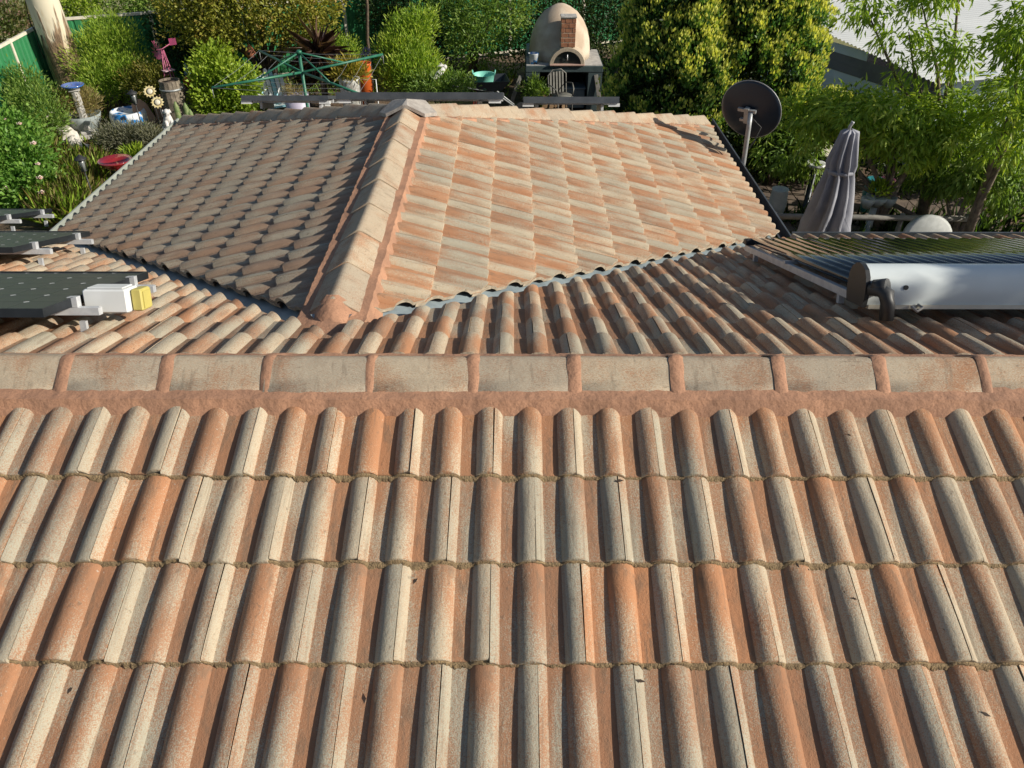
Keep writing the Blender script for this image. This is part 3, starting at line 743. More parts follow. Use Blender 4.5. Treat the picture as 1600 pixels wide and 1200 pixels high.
# panels on the far hip slope, seen by their raised near edges
def hip_panel(label, x0, x1, ytop, ybot, Y, bright=None):
    a_ = A(x0, ytop, Y); b_ = A(x1, ytop, Y); lo = A(x0, ybot, Y); th = a_.z-lo.z
    e = empty('tilted_solar_module', (a_.x, Y, a_.z)); tag(e, label, 'solar panel', 'solar panels on the hip end')
    e.rotation_euler = (-SL*.86, 0, math.atan2(b_.z-a_.z, 99)); w = b_.x-a_.x
    mb = MB(); mb.box((w/2, .006, -th/2), (w, .012, th)); mb.box((w/2, .994, -.02), (w, .012, .04)); mb.box((.006, .5, -.02), (.012, .976, .04)); mb.box((w-.006, .5, -.02), (.012, .976, .04)); mb.build('frame', M_DARKGUT, e)
    mb = MB(); mb.box((w/2, .5, -.008), (w-.026, .974, .006)); mb.build('glass', M_CELL, e)
    for q in (.35, .8):
        mb = MB(); mb.box((w/2, q, -.065), (w-.02, .04, .045)); mb.build('rail', M_SILVER, e)
    for q in (.05, .95):
        mb = MB(); mb.box((w*q, .05, -th-.018), (.13, .06, .036)); mb.build('bracket', M_WHITE, e)
    for q in (.15, .85):
        mb = MB(); mb.box((w*q, .5, -.12), (.03, .5, .07)); mb.build('roof_foot', M_SILVER, e)
    return e
hip_panel('tilted solar panel edge behind the shaded hip caps', 376, 512, 149, 157, 9.55)
hip_panel('widest tilted solar panel edge behind the ridge junction cap', 524, 786, 144, 155, 8.25)
hip_panel('tilted solar panel edge in front of the pizza oven', 818, 968, 151, 161, 8.95)

# satellite dish on the sunny gutter
db = G(1151, 256, 2.28); db.x = xr+.13; dc = A(1169, 177, db.y+.12)
dish = empty('satellite_dish', (db.x, db.y, db.z)); tag(dish, 'dark grey satellite dish on a bent pole at the gutter', 'satellite dish')
rel = dc-db
M_DISH = plain('dark_grey_dish', (.006, .016, .032), (.008, .020, .038), 5, .4)
mb = MB(); jn = Vector((rel.x+.00, rel.y-.09, rel.z+.03)); mb.tube([(0, 0, -.12), (.0, -.01, .02), jn*.72+Vector((0, -.01, 0)), jn], .027, 10); mb.build('pole', M_GALV, dish)
dn = Vector((.62, .90, .30)).normalized()                   # the dish looks away from the camera, up to the sky
Md = dn.to_track_quat('Z', 'Y').to_matrix().to_4x4(); rD = .345
prof = [(0.0, 0)]+[(rD*q, .075*q*q) for q in (.25, .5, .75, .93, 1)]+[(rD*1.012, .083), (rD*1.0, .086), (rD*.93, .071), (rD*.5, .024), (0.0, .006)]
mb = MB(); mb.lathe(prof, 36, rel, Md); mb.build('reflector', M_DISH, dish)
mb = MB(); ring = [rel+Md.to_3x3() @ Vector((rD*1.012*math.cos(t), rD*1.012*math.sin(t), .083)) for t in [2*math.pi*k/40 for k in range(41)]]; mb.tube(ring, .006, 6, False); mb.build('rim', M_GALV, dish)
bk = rel-dn*.045; sx = Vector((0, 0, 1)).cross(dn).normalized(); uu = dn.cross(sx)
mb = MB(); mb.box(bk+uu*.06, (.21, .035, .03), M=Md); mb.box(bk-uu*.06, (.15, .03, .03), M=Md); mb.box(bk, (.05, .18, .05), M=Md); mb.build('back_bracket', M_GALV, dish)
mb = MB(); mb.tube([rel-uu*rD, rel-uu*rD*.9+dn*.25, rel+dn*.46-uu*.22], .012, 8); mb.build('feed_arm', M_GALV, dish)
mb = MB(); mb.tube([rel+dn*.40-uu*.21, rel+dn*.50-uu*.235], [.026, .034], 10); mb.build('receiver', M_BLACK, dish)
mb = MB(); mb.tube([jn+Vector((.02, 0, -.05)), jn+Vector((.10, .02, -.12)), jn+Vector((.15, .0, -.16)), jn*.45+Vector((.09, 0, 0)), jn*.25+Vector((.02, 0, 0))], .007, 6); mb.build('cable', M_BLACK, dish)
mb = MB(); mb.tube([jn*.15, (.02, .12, -.02)], .01, 6); mb.box((-.01, 0, -.10), (.05, .06, .1)); mb.build('stay', M_GALV, dish)

# ------------------------------------------------------------------ fences
def fence(label, p0, direction, bays, post_h=1.86, skip_first_post=False):
    e = empty('steel_fence', p0, math.atan2(direction[1], direction[0])); tag(e, label, 'fence'); B = 2.37
    for k in range(bays+1):
        mb = MB(); mb.box((k*B, 0, post_h/2-.05), (.075, .06, post_h)); mb.build('post', M_CREAM, e)
    # one ribbed sheet mesh shared by the three sheets of every bay
    pts = []; x = .0
    W3 = (B-.08)/3
    for c in range(4):
        a_ = c*W3/4; q = W3/4
        pts += [(a_, 0), (a_+q*.12, .022), (a_+q*.28, .022), (a_+q*.40, 0)]
    pts.append((W3-.002, 0))
    mb = MB(); n = len(pts)
    mb.add([(x_, y_, z_) for z_ in (.07, 1.74) for x_, y_ in pts], [(i, i+1, n+i+1, n+i) for i in range(n-1)])
    me = mb.mesh('sheet'); me.materials.append(M_GREEN)
    for k in range(bays):
        for c in range(3):
            o = bpy.data.objects.new('sheet', me); o.location = (k*B+.04+c*W3, .0, 0); COL.objects.link(o); o.parent = e
        for z in (1.765, .06):
            mb = MB(); mb.box((k*B+B/2, .005, z), (B-.08, .05, .06)); mb.build('rail', M_CREAM, e)
    return e
CO = Vector((-10.95, 19.42, 0)); bd = Vector((.925, .38, 0)).normalized()
bp = G(170, 22, 1.8); bp.z = 0
fence('green ribbed steel fence with cream rails across the back of the garden', bp-bd*2.37*.62, bd, 7)
ld = Vector((.10, -1, 0)).normalized()
fence('green ribbed steel fence along the side, behind the gum trunk', CO+Vector((0, .1, 0)), ld, 4)

# ------------------------------------------------------------------ leafy palettes (linear base colours)
P_LIME = [(0.096, 0.168, 0.018), (0.192, 0.312, 0.030), (0.324, 0.456, 0.048), (0.456, 0.552, 0.084)]
P_MID = [(0.058, 0.117, 0.023), (0.124, 0.227, 0.039), (0.215, 0.345, 0.065), (0.351, 0.455, 0.104)]
P_DARK = [(.012, .026, .009), (.026, .052, .014), (.045, .085, .022), (.08, .125, .035)]
P_OLIVE = [(0.091, 0.111, 0.019), (0.208, 0.234, 0.036), (0.351, 0.364, 0.058), (0.429, 0.299, 0.078)]
P_GREY = [(.11, .12, .075), (.19, .20, .13), (.27, .27, .19), (.33, .33, .24)]
P_DRY = [(.16, .13, .055), (.30, .25, .10), (.44, .36, .16), (.28, .29, .08)]
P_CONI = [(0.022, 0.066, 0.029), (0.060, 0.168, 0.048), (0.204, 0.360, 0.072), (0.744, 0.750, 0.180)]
P_FRESH = [(0.108, 0.192, 0.022), (0.216, 0.360, 0.040), (0.372, 0.528, 0.066), (0.576, 0.660, 0.120)]
P_PURPLE = [(.05, .025, .028), (.10, .055, .05), (.16, .09, .07), (.20, .13, .09)]

def lobe(px, py, Y, rx, ry, rz=None):            # lobe centre from a pixel at distance Y; radii in metres
    c = A(px, py, Y); return (c.x, c.y, c.z, rx, ry if rz is not None else rx, rz if rz is not None else ry)
def ground_below(px, py, Y): c = A(px, py, Y); return (c.x, c.y, 0)

# tall gum tree: the trunk leans out of the frame
M_GUM = None
def gum_material():
    m, nt, p, out = nodes_of('gum_bark')
    tc = nt.nodes.new('ShaderNodeTexCoord').outputs['Object']
    sep = nt.nodes.new('ShaderNodeSeparateXYZ'); nt.links.new(tc, sep.inputs[0])
    n1 = noise(nt, tc, 1.0, 3, None, .6, (6, 6, .8)); n2 = noise(nt, tc, 1.0, 4, None, .7, (26, 26, 2.5))
    k = math_n(nt, 'ADD', sep.outputs[2], math_n(nt, 'MULTIPLY', math_n(nt, 'SUBTRACT', n1, .5), 3.4))
    low = smooth(nt, k, 2.05, 1.65)
    rough = mix_rgb(nt, (.30, .20, .12), (.13, .085, .055), smooth(nt, n2, .4, .62))
    smoothb = mix_rgb(nt, (.66, .60, .46), (.52, .40, .26), smooth(nt, n1, .55, .75))
    nt.links.new(mix_rgb(nt, smoothb, rough, low), p.inputs['Base Color']); p.inputs['Roughness'].default_value = .8
    bump(nt, p, math_n(nt, 'MULTIPLY', n2, low), .7, .05); return m
M_GUM = gum_material()
tb_ = A(121, 150, 18.4); tt = A(44, -60, 18.0)
dvec = (tt-tb_); b0 = tb_-dvec*((tb_.z)/dvec.z)
gum = empty('gum_tree', (b0.x, b0.y, 0)); tag(gum, 'leaning gum tree with smooth pale trunk and peeling brown bark', 'tree')
mb = MB(); pts = [b0+dvec*((z-0)/dvec.z) for z in (-.1, .4, 1.2, 2, 3, 4.2, 5.6, 7.2)]
mb.tube(pts, [.46, .37, .345, .33, .31, .285, .25, .2], 22); mb.build('trunk', M_GUM, gum, True)
mb = MB(); grng = random.Random(8)
for k in range(7):
    a_ = 3.4+grng.uniform(-.9, .9); z0 = grng.uniform(1.5, 2.6); L = grng.uniform(.5, 1.2); vs = []
    for i in range(6):
        t = i/5; c = b0+dvec*((z0-L*t)/dvec.z); r_ = .34+.10*math.sin(t*2.6)*(.5+.5*t)
        for w in (-.035, .035): vs.append(c+Vector((math.cos(a_+w*2)*r_, math.sin(a_+w*2)*r_, 0)))
    mb.add(vs, [(2*i, 2*i+1, 2*i+3, 2*i+2) for i in range(5)], True)
mb.build('peeling_bark', M_BARK, gum, True)
topg = pts[-1]
limbs('branch', topg-Vector((0, 0, .3)), [topg+Vector(q) for q in ((-1.6, .5, 2.2), (.9, .8, 2.4), (.2, -1.0, 1.8))], .2, M_GUM, gum, 3)
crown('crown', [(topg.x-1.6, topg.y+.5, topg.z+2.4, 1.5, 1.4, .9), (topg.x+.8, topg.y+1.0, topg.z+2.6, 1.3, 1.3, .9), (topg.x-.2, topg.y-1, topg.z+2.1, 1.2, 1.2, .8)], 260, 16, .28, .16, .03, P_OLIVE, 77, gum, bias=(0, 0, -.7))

# ------------------------------------------------------------------ shrubs and trees, left to right
def shrub(name, label, px, py, Y, lobes, cat='shrub', **kw):
    base = ground_below(px, py, Y); return plant(name, label, cat, base, lobes, **kw)
shrub('feathery_shrub', 'feathery light green shrub between gum trunk and garden windmill', 172, 100, 18.3,
      [lobe(150, 95, 18.4, .55, .5, .75), lobe(190, 90, 18.5, .55, .5, .8), lobe(172, 55, 18.6, .42, .4, .55), lobe(165, 125, 18.0, .68, .5, .5), lobe(205, 120, 18.1, .45, .45, .45)],
      n_clump=900, per=16, clump_r=.10, ln=.10, wd=.018, pal=P_FRESH, seed=2, bias=(0, 0, .8), curl=.1)
shrub('olive_shrub', 'low yellow green shrub behind the painted planter', 232, 128, 17.7, [lobe(222, 125, 17.7, .42, .4, .4), lobe(243, 128, 17.6, .33, .33, .35)],
      n_clump=260, per=14, clump_r=.08, ln=.07, wd=.03, pal=[(.06, .07, .012), (.13, .15, .02), (.22, .23, .04), (.28, .20, .05)], seed=3)
shrub('dark_shrub', 'dark green shrub at the foot of the side fence', 40, 160, 16.2, [lobe(20, 165, 16.2, .5, .5, .55), lobe(58, 165, 16.0, .55, .5, .5), lobe(38, 135, 16.4, .4, .4, .4), lobe(75, 185, 15.6, .35, .35, .4)],
      n_clump=620, per=14, clump_r=.10, ln=.085, wd=.022, pal=P_MID, seed=4, bias=(0, 0, .7))
rose = shrub('rose_bush', 'leafy rose bush with pale pink blooms beside the farthest solar panel', 20, 270, 13.2,
      [lobe(-15, 235, 13.6, .6, .55, .55), lobe(30, 250, 13.3, .6, .5, .5), lobe(5, 295, 12.9, .65, .5, .5), lobe(52, 300, 12.7, .42, .42, .45), lobe(20, 210, 14.0, .45, .45, .4)],
      n_clump=900, per=12, clump_r=.10, ln=.085, wd=.055, pal=[(.05, .13, .018), (.10, .24, .035), (.18, .36, .06), (.30, .46, .10)], seed=5, out=.9)
M_BLOOM = plain('pale_pink_petal', (.74, .55, .48), (.80, .70, .62), 20, .6)
brng = random.Random(3)
for q, (px, py, Y) in enumerate(((31, 195, 13.75), (53, 226, 13.0), (10, 296, 12.5), (63, 280, 12.4), (66, 303, 12.3), (60, 258, 12.6), (8, 188, 14.0), (40, 330, 12.2))):
    mb = MB(); c = A(px, py, Y); rr = brng.uniform(.05, .085)
    for k in range(9):
        a_ = k*2.4; el = .25+.09*k
        d = Vector((math.cos(a_)*math.cos(el), math.sin(a_)*math.cos(el), math.sin(el))); s_ = Vector((-math.sin(a_), math.cos(a_), 0)); u_ = d.cross(s_)
        mb.add([c, c+d*rr*.6+s_*rr*.5, c+d*rr*1.05+u_*rr*.15, c+d*rr*.6-s_*rr*.5], [(0, 1, 2, 3)])
    mb.build('bloom', M_BLOOM, rose, True)
# dry grass: tufts nobody could count
def tufts(name, label, spots, per, h, pal, seed, wd=.012, cat='grass', lean=.35):
    rng = np.random.default_rng(seed); c = np.repeat(np.array(spots, float), per, axis=0); n = len(c)
    pos = c+rng.normal(size=(n, 3))*np.array([.07, .07, 0]); pos[:, 2] = np.abs(pos[:, 2])*0
    d = rng.normal(size=(n, 3))*lean+np.array((0, 0, 1)); L = h*rng.uniform(.5, 1.3, n); pal = np.array(pal)
    colr = pal[rng.integers(0, len(pal), n)]*rng.uniform(.75, 1.25, (n, 1))
    me = leaf_mesh(name, pos, d, rnd_unit(rng, n), L, np.full(n, wd)*rng.uniform(.7, 1.3, n), colr.astype(np.float32), .25)
    o = obj_from(name, me, M_LEAF); tag(o, label, cat, kind='stuff'); return o
sp = []; r_ = np.random.default_rng(4)
while len(sp) < 330:
    px, py = r_.uniform(50, 160), r_.uniform(205, 335)
    if px < 60+.0 and py > 250: continue
    if px > 165-.55*(py-240) and py > 240: continue
    g = G(px, py, .2)
    if any(math.hypot(g.x-G(*q, .1).x, g.y-G(*q, .1).y) < .42 for q in ((82, 205), (92, 202), (101, 205), (106, 213), (112, 221), (118, 228), (124, 235), (130, 242), (140, 213), (142, 225))): continue
    sp.append((g.x, g.y, 0))
tufts('dry_grass', 'straw coloured grass beside the rose bush', sp, 26, .42, P_DRY+P_FRESH[1:3]*2, 6)
sp = [(*G(r_.uniform(60, 400), r_.uniform(150, 300), .1)[:2], 0) for _ in range(260)]
tufts('ground_cover', 'low weeds growing over the garden beds', sp, 14, .22, P_FRESH[:3]+P_DRY[:2], 7, .02, 'weeds', .7)
sp = [(*G(r_.uniform(380, 1000), r_.uniform(95, 150), .1)[:2], 0) for _ in range(260)]
tufts('bed_weeds', 'low leafy weeds in the far garden beds', sp, 14, .20, P_MID[1:]+P_DRY[:1], 8, .03, 'weeds', .8)
shrub('grey_shrub', 'grey leaved lavender shrub behind the red bowl', 200, 205, 15.2, [lobe(182, 218, 14.8, .34, .3, .2), lobe(215, 215, 14.8, .36, .3, .22), lobe(238, 220, 14.6, .24, .22, .18)],
      n_clump=420, per=16, clump_r=.08, ln=.09, wd=.014, pal=P_GREY, seed=9, bias=(0, 0, .6))
shrub('lime_shrub', 'bright lime green shrub in front of the clothes hoist', 340, 130, 17.2, [lobe(335, 100, 17.5, .38, .4, .4), lobe(350, 130, 17.2, .6, .5, .5), lobe(332, 145, 17.0, .42, .4, .5), lobe(380, 140, 16.9, .42, .4, .4), lobe(345, 165, 16.8, .5, .4, .4)],
      n_clump=720, per=12, clump_r=.10, ln=.095, wd=.06, pal=P_LIME, seed=10, out=.9)
tp = A(400, -60, 19.0)
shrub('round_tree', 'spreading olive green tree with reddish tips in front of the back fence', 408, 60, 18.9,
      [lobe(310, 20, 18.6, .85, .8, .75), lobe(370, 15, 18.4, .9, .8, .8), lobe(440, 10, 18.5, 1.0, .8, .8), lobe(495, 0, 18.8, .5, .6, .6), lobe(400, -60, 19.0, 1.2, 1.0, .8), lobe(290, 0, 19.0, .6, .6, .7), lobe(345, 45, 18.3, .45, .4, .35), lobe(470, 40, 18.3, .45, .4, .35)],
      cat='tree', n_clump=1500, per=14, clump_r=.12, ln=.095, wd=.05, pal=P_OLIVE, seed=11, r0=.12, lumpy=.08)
shrub('dark_creeper_shrub', 'dark shrub shaded beneath the spreading olive tree', 300, 70, 19.6, [lobe(280, 60, 19.9, .7, .5, .7), lobe(330, 60, 20.2, .7, .5, .6)], n_clump=300, per=12, clump_r=.12, ln=.09, wd=.05, pal=P_DARK, seed=12)
shrub('soft_shrub', 'soft green shrub beside the flax in front of the back fence', 530, 80, 19.3, [lobe(515, 80, 19.3, .45, .4, .45), lobe(540, 88, 19.2, .4, .4, .4), lobe(495, 70, 19.5, .35, .35, .4)], n_clump=330, per=14, clump_r=.09, ln=.08, wd=.02, pal=P_FRESH, seed=13, bias=(0, 0, .7))
def flax(label, px, py, Y, n, L, pal, seed, h=.25):
    base = Vector(ground_below(px, py, Y)); e = empty('flax_plant', base); tag(e, label, 'plant'); rng = np.random.default_rng(seed)
    c = A(px, py, Y); mb = MB(); mb.tube([base, Vector((c.x, c.y, c.z))], [.05, .04], 8); mb.build('stem', M_BARK, e, True)
    d = rnd_unit(rng, n); d[:, 2] = np.abs(d[:, 2])*1.1-.30
    pos = np.array(c)[None]+rng.normal(size=(n, 3))*.04
    pal = np.array(pal); colr = pal[rng.integers(0, len(pal), n)]*rng.uniform(.7, 1.3, (n, 1))
    me = leaf_mesh('leaves', pos, d, rnd_unit(rng, n)*.3+np.array((0, 0, 1.)), L*rng.uniform(.7, 1.2, n), np.full(n, .05), colr.astype(np.float32), .22)
    obj_from('leaves', me, M_LEAF, e, True); return e
flax('purple spiky cordyline behind the clothes hoist', 497, 85, 17.8, 150, .75, P_PURPLE, 1)
flax('brown drooping flax clump beside the blue and white chair', 505, 112, 18.6, 240, .72, P_PURPLE[1:]+[(.17, .13, .06), (.10, .11, .04)], 2)
shrub('upright_shrub', 'tall upright green shrub between orange bucket and wheelbarrow', 640, 90, 17.6,
      [lobe(632, 60, 17.8, .38, .35, .5), lobe(655, 40, 17.9, .3, .3, .4), lobe(618, 90, 17.6, .34, .35, .45), lobe(650, 95, 17.5, .42, .4, .5), lobe(632, 120, 17.2, .45, .4, .4), lobe(668, 118, 17.2, .3, .3, .35)],
      n_clump=950, per=14, clump_r=.10, ln=.10, wd=.024, pal=P_FRESH, seed=14, bias=(0, 0, .8))
shrub('prostrate_shrub', 'low spreading green ground shrub near the white cockatoo', 690, 135, 16.8, [lobe(700, 132, 16.8, .6, .4, .25), lobe(665, 138, 16.7, .4, .35, .25)], n_clump=260, per=12, clump_r=.08, ln=.08, wd=.03, pal=P_MID, seed=15)
back = [('leafy_tree', 'loose green tree left of the pizza oven dome', 735, 40, 19.8, [lobe(720, 10, 20.0, .9, .8, .8), lobe(765, 30, 19.6, .8, .7, .8), lobe(740, 65, 19.3, .6, .5, .5), lobe(780, 0, 20.4, .8, .7, .7)], P_MID, 620),
        ('leafy_tree', 'dark evergreen tree directly behind the pizza oven dome', 880, 20, 21.0, [lobe(840, 10, 21.0, 1.0, .9, 1.1), lobe(910, 15, 21.2, 1.0, .9, 1.1), lobe(870, 60, 20.8, 1.2, .7, .9), lobe(950, 60, 20.6, .9, .7, 1.0)], P_DARK, 1000),
        ('leafy_tree', 'dark evergreen tree behind the tall upright shrub', 650, 0, 21.6, [lobe(610, 0, 21.8, .8, .7, 1.0), lobe(680, 0, 21.6, 1.0, .8, 1.1), lobe(700, 60, 21.0, .9, .6, .9)], P_DARK, 700),
        ('leafy_tree', 'dark tree with bare stems between oven and golden conifer', 985, 30, 21.2, [lobe(985, -10, 21.4, .7, .6, .8), lobe(1000, 50, 21.2, .6, .5, .9)], P_DARK, 400)]
for i, (nm, lab, px, py, Y, lo_, pl_, nc) in enumerate(back):
    shrub(nm, lab, px, py, Y, lo_, cat='tree', n_clump=nc, per=13, clump_r=.14, ln=.11, wd=.04, pal=pl_, seed=20+i, r0=.09, group='trees behind the oven')
for i, (lab, px, py, tx, ty, Y) in enumerate((('thin bare brown sapling in front of the back fence', 574, 62, 570, -40, 19.6),)):
    e = empty('bare_sapling', ground_below(px, py, Y)); tag(e, lab, 'sapling'); mb = MB(); mb.tube([(e.location.x, Y, 0), A(px, py, Y), A((px+tx)/2+2, (py+ty)/2, Y), A(tx, ty, Y)], [.045, .04, .035, .028], 8); mb.build('stem', M_BARK, e, True)
    tpp = A(tx, ty, Y); crown('crown', [(tpp.x, tpp.y, tpp.z+.4, .7, .6, .5)], 120, 12, .12, .12, .06, P_LIME, 31, e, True and (0, 0, -.3))

# golden conifers
def conifer(label, lobes, base, n, seed, tall=.1):
    e = empty('golden_conifer', base); tag(e, label, 'tree')
    crown('crown', lobes, int(n*.36), 52, .088, .075, .042, P_CONI, seed, e, bias=(0, 0, 1.3), out=.35, spread=.5, inner=.0, shell=(.92, 1.04), curl=0, lumpy=.06, stretch=(.62, .62, 1.35), grad=.42)
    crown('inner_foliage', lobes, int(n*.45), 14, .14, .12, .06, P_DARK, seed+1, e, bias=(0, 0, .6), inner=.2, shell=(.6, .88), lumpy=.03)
    mb = MB(); l0 = lobes[0]; mb.tube([base, (l0[0], l0[1], l0[2]), (l0[0], l0[1], l0[2]+l0[5]*.8)], [.16, .1, .03], 8); mb.build('trunk', M_BARK, e, True)
    return e
cY = 14.3
c1 = A(1060, 120, cY); c2 = A(1180, 90, cY+.5)
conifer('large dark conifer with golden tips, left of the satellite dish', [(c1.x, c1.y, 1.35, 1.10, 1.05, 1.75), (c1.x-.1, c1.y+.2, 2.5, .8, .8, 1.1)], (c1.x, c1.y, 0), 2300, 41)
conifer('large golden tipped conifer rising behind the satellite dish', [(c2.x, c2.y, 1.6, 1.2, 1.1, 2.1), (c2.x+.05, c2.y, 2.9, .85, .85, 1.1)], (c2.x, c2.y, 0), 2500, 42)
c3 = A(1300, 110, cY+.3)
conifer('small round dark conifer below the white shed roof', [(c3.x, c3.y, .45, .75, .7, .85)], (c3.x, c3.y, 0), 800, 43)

# drooping leafy trees on the right
def droop(name, label, lobes, base, n, seed, pal=P_FRESH, per=13):
    e = empty(name, base); tag(e, label, 'tree')
    crown('crown', lobes, n, int(per*1.5), .075, .135, .036, pal, seed, e, bias=(0, 0, -.75), out=.55, spread=.9, inner=.18, lumpy=.10, curl=.12)
    limbs('trunk', base, [(l[0], l[1], l[2]) for l in lobes], .07, plain('grey_bark', (.22, .18, .13), (.13, .10, .08), 14, .9) if 'grey_bark' not in MATS else MATS['grey_bark'], e, seed)
    return e
b1 = ground_below(1500, 180, 11.6)
droop('box_elder_tree', 'airy leafy tree standing in front of the white shed roof', [lobe(1352, 12, 11.9, .38, .4, .22), lobe(1420, 50, 11.7, .36, .4, .34), lobe(1490, 75, 11.6, .42, .4, .34), lobe(1440, 5, 12, .42, .4, .25), lobe(1430, 110, 11.6, .36, .35, .2), lobe(1500, -40, 12, .6, .5, .3)], b1, 120, 51)
b2 = ground_below(1610, 120, 10.6)
droop('box_elder_tree', 'dense leafy tree at the right edge of the garden', [lobe(1592, 50, 10.8, .32, .4, .5), lobe(1600, 150, 10.6, .5, .5, .4), lobe(1575, 205, 10.4, .45, .5, .4)], b2, 190, 52)
b3 = ground_below(1400, 260, 11.3)
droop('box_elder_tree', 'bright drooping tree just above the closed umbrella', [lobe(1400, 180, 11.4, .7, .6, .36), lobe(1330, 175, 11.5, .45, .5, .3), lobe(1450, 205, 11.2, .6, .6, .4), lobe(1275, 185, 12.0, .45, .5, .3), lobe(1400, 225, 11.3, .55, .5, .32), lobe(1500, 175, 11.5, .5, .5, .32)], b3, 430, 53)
b4 = ground_below(1520, 290, 10.8)
droop('box_elder_tree', 'shaded drooping tree above the white wheel shape', [lobe(1520, 255, 11.2, .7, .6, .4), lobe(1580, 290, 10.9, .6, .5, .4), lobe(1465, 270, 11.6, .45, .5, .35), lobe(1240, 235, 13.0, .6, .5, .4)], b4, 330, 54, P_MID)
for i, (lab, px, py, Y, lo_) in enumerate((('dark hedge under the drooping trees on the right', 1500, 300, 13.2, [lobe(1440, 250, 13.4, .9, .6, .8), lobe(1540, 260, 13.3, 1.0, .6, .9), lobe(1630, 260, 13.0, .9, .6, .9)]),
        ('dark shrub in deep shade under the conifers', 1210, 250, 13.6, [lobe(1180, 230, 13.7, .7, .5, .7), lobe(1255, 215, 14.0, .8, .5, .7), lobe(1330, 205, 13.8, .8, .5, .6)]))):
    shrub('dark_hedge', lab, px, py, Y, lo_, n_clump=500, per=12, clump_r=.14, ln=.11, wd=.05, pal=P_DARK, seed=60+i)
sp = [(*G(r_.uniform(1230, 1640), r_.uniform(335, 420), .1)[:2], 0) for _ in range(120)]
tufts('shade_weeds', 'weedy undergrowth behind the right hand gutter', sp, 14, .4, P_DARK+P_MID[:2], 9, .02, 'weeds', .6)

# over the fence
for i, (nm, lab, px, py, Y, lo_, pl_, nc) in enumerate((
        ('neighbour_shrub', 'yellow green shrub over the back fence beside the gum trunk', 105, 0, 22.6, [lobe(95, 3, 22.4, .6, .5, .5), lobe(128, 5, 22.6, .55, .5, .45)], P_LIME, 300),
        ('neighbour_shrub', 'dark green shrub over the back fence', 205, 0, 23.0, [lobe(190, -5, 23.0, .7, .6, .6), lobe(228, -3, 23.2, .7, .6, .6)], P_MID, 300),
        ('neighbour_shrub', 'pink flowered shrub over the side fence', 15, 45, 20.4, [lobe(5, 45, 20.2, .7, .6, .5), lobe(32, 30, 20.8, .6, .5, .5), lobe(-30, 55, 20.0, .8, .6, .5)], [(.05, .08, .02), (.10, .15, .03), (.16, .19, .05), (.50, .27, .27)], 420))):
    shrub(nm, lab, px, py, Y, lo_, n_clump=nc, per=12, clump_r=.12, ln=.10, wd=.045, pal=pl_, seed=70+i, group='shrubs over the fence')

# tall tree beside the right end of the house: it shades the water heater
e = empty('tall_tree', (7.7, 2.4, 0)); tag(e, 'tall leafy tree beside the right end of the house', 'tree')
TL = [(7.5, 2.95, 5.72, .6, .38, .28), (7.5, 2.25, 6.05, .6, .42, .34), (7.6, 1.85, 6.28, .5, .32, .26)]
crown('crown', TL, 210, 14, .085, .13, .07, P_MID, 81, e, inner=.5)
limbs('trunk', (7.7, 2.4, 0), [l[:3] for l in TL], .14, M_BARK, e, 4)

# ------------------------------------------------------------------ neighbour's shed with a white corrugated roof
def shed():
    E1 = G(1250, 28, 2.05); E2 = G(1402, 97, 1.75); ed = (E1-E2); L = ed.length; ed.normalize()
    near = E2-ed*1.2; far = E1+ed*4.0; L = (far-near).length
    root = empty('neighbour_shed', (near.x, near.y, 0)); tag(root, 'shed with white corrugated roof behind the leafy trees', 'shed')
    run = Vector((1, .04, .075)); n = int(L/.11); vs = []; fs = []
    step = ed*(L/n)
    M_WR = plain('white_corrugated_steel', (.72, .74, .72), (.64, .66, .65), 1.2, .42)
    base = near-Vector((.15, 0, 0))
    for k in range(n*4+1):
        p = base+step*(k/4); z = .016*math.cos(k*math.pi/2)
        for d in (0, 4, 9, 15): vs.append(p+run*d+Vector((0, 0, z)))
    fs = [(k*4+i, k*4+i+1, k*4+i+5, k*4+i+4) for k in range(n*4) for i in range(3)]
    mb = MB(); mb.add(vs, fs, True); mb.build('roof', M_WR, root, True)
    # end wall: horizontal boards, a band of darker ones
    M_W1 = plain('pale_blue_grey_board', (.60, .70, .78), (.53, .63, .71), 2, .6); M_W2 = plain('dark_grey_board', (.14, .15, .17), (.11, .12, .14), 2, .6)
    zt = lambda t: near.z+(far.z-near.z)*t-.06
    z = -.1; k = 0; nrm = Vector((ed.y, -ed.x, 0)).normalized()
    if nrm.x > 0: nrm = -nrm
    while z < 2.3:
        t0 = 0.0; zz = z+.17
        if zz > zt(0): t0 = min(1, (zz-zt(0))/max(1e-3, zt(1)-zt(0)))
        if t0 > .97: break
        a_ = near+ed*L*t0; b_ = far; mb = MB(); c = (a_+b_)/2; Lb = (b_-a_).length
        cc = Vector((c.x, c.y, z+.085))+Vector((.02, 0, 0)); rz = math.atan2(ed.y, ed.x)
        mb.box(cc, (Vector((b_.x-a_.x, b_.y-a_.y, 0)).length, .03, .166), M=Matrix.Rotation(rz, 4, 'Z') @ Matrix.Rotation(.07, 4, 'X'))
        dk = 8 <= k <= 9
        mb.build('board', M_W2 if dk else M_W1, root, True); z += .17; k += 1
    mb = MB(); q = near+Vector((7, .3, 0)); mb.box((q.x, q.y, .85), (13.8, .08, 1.8)); mb.build('wall', M_W1, root, True)
shed()

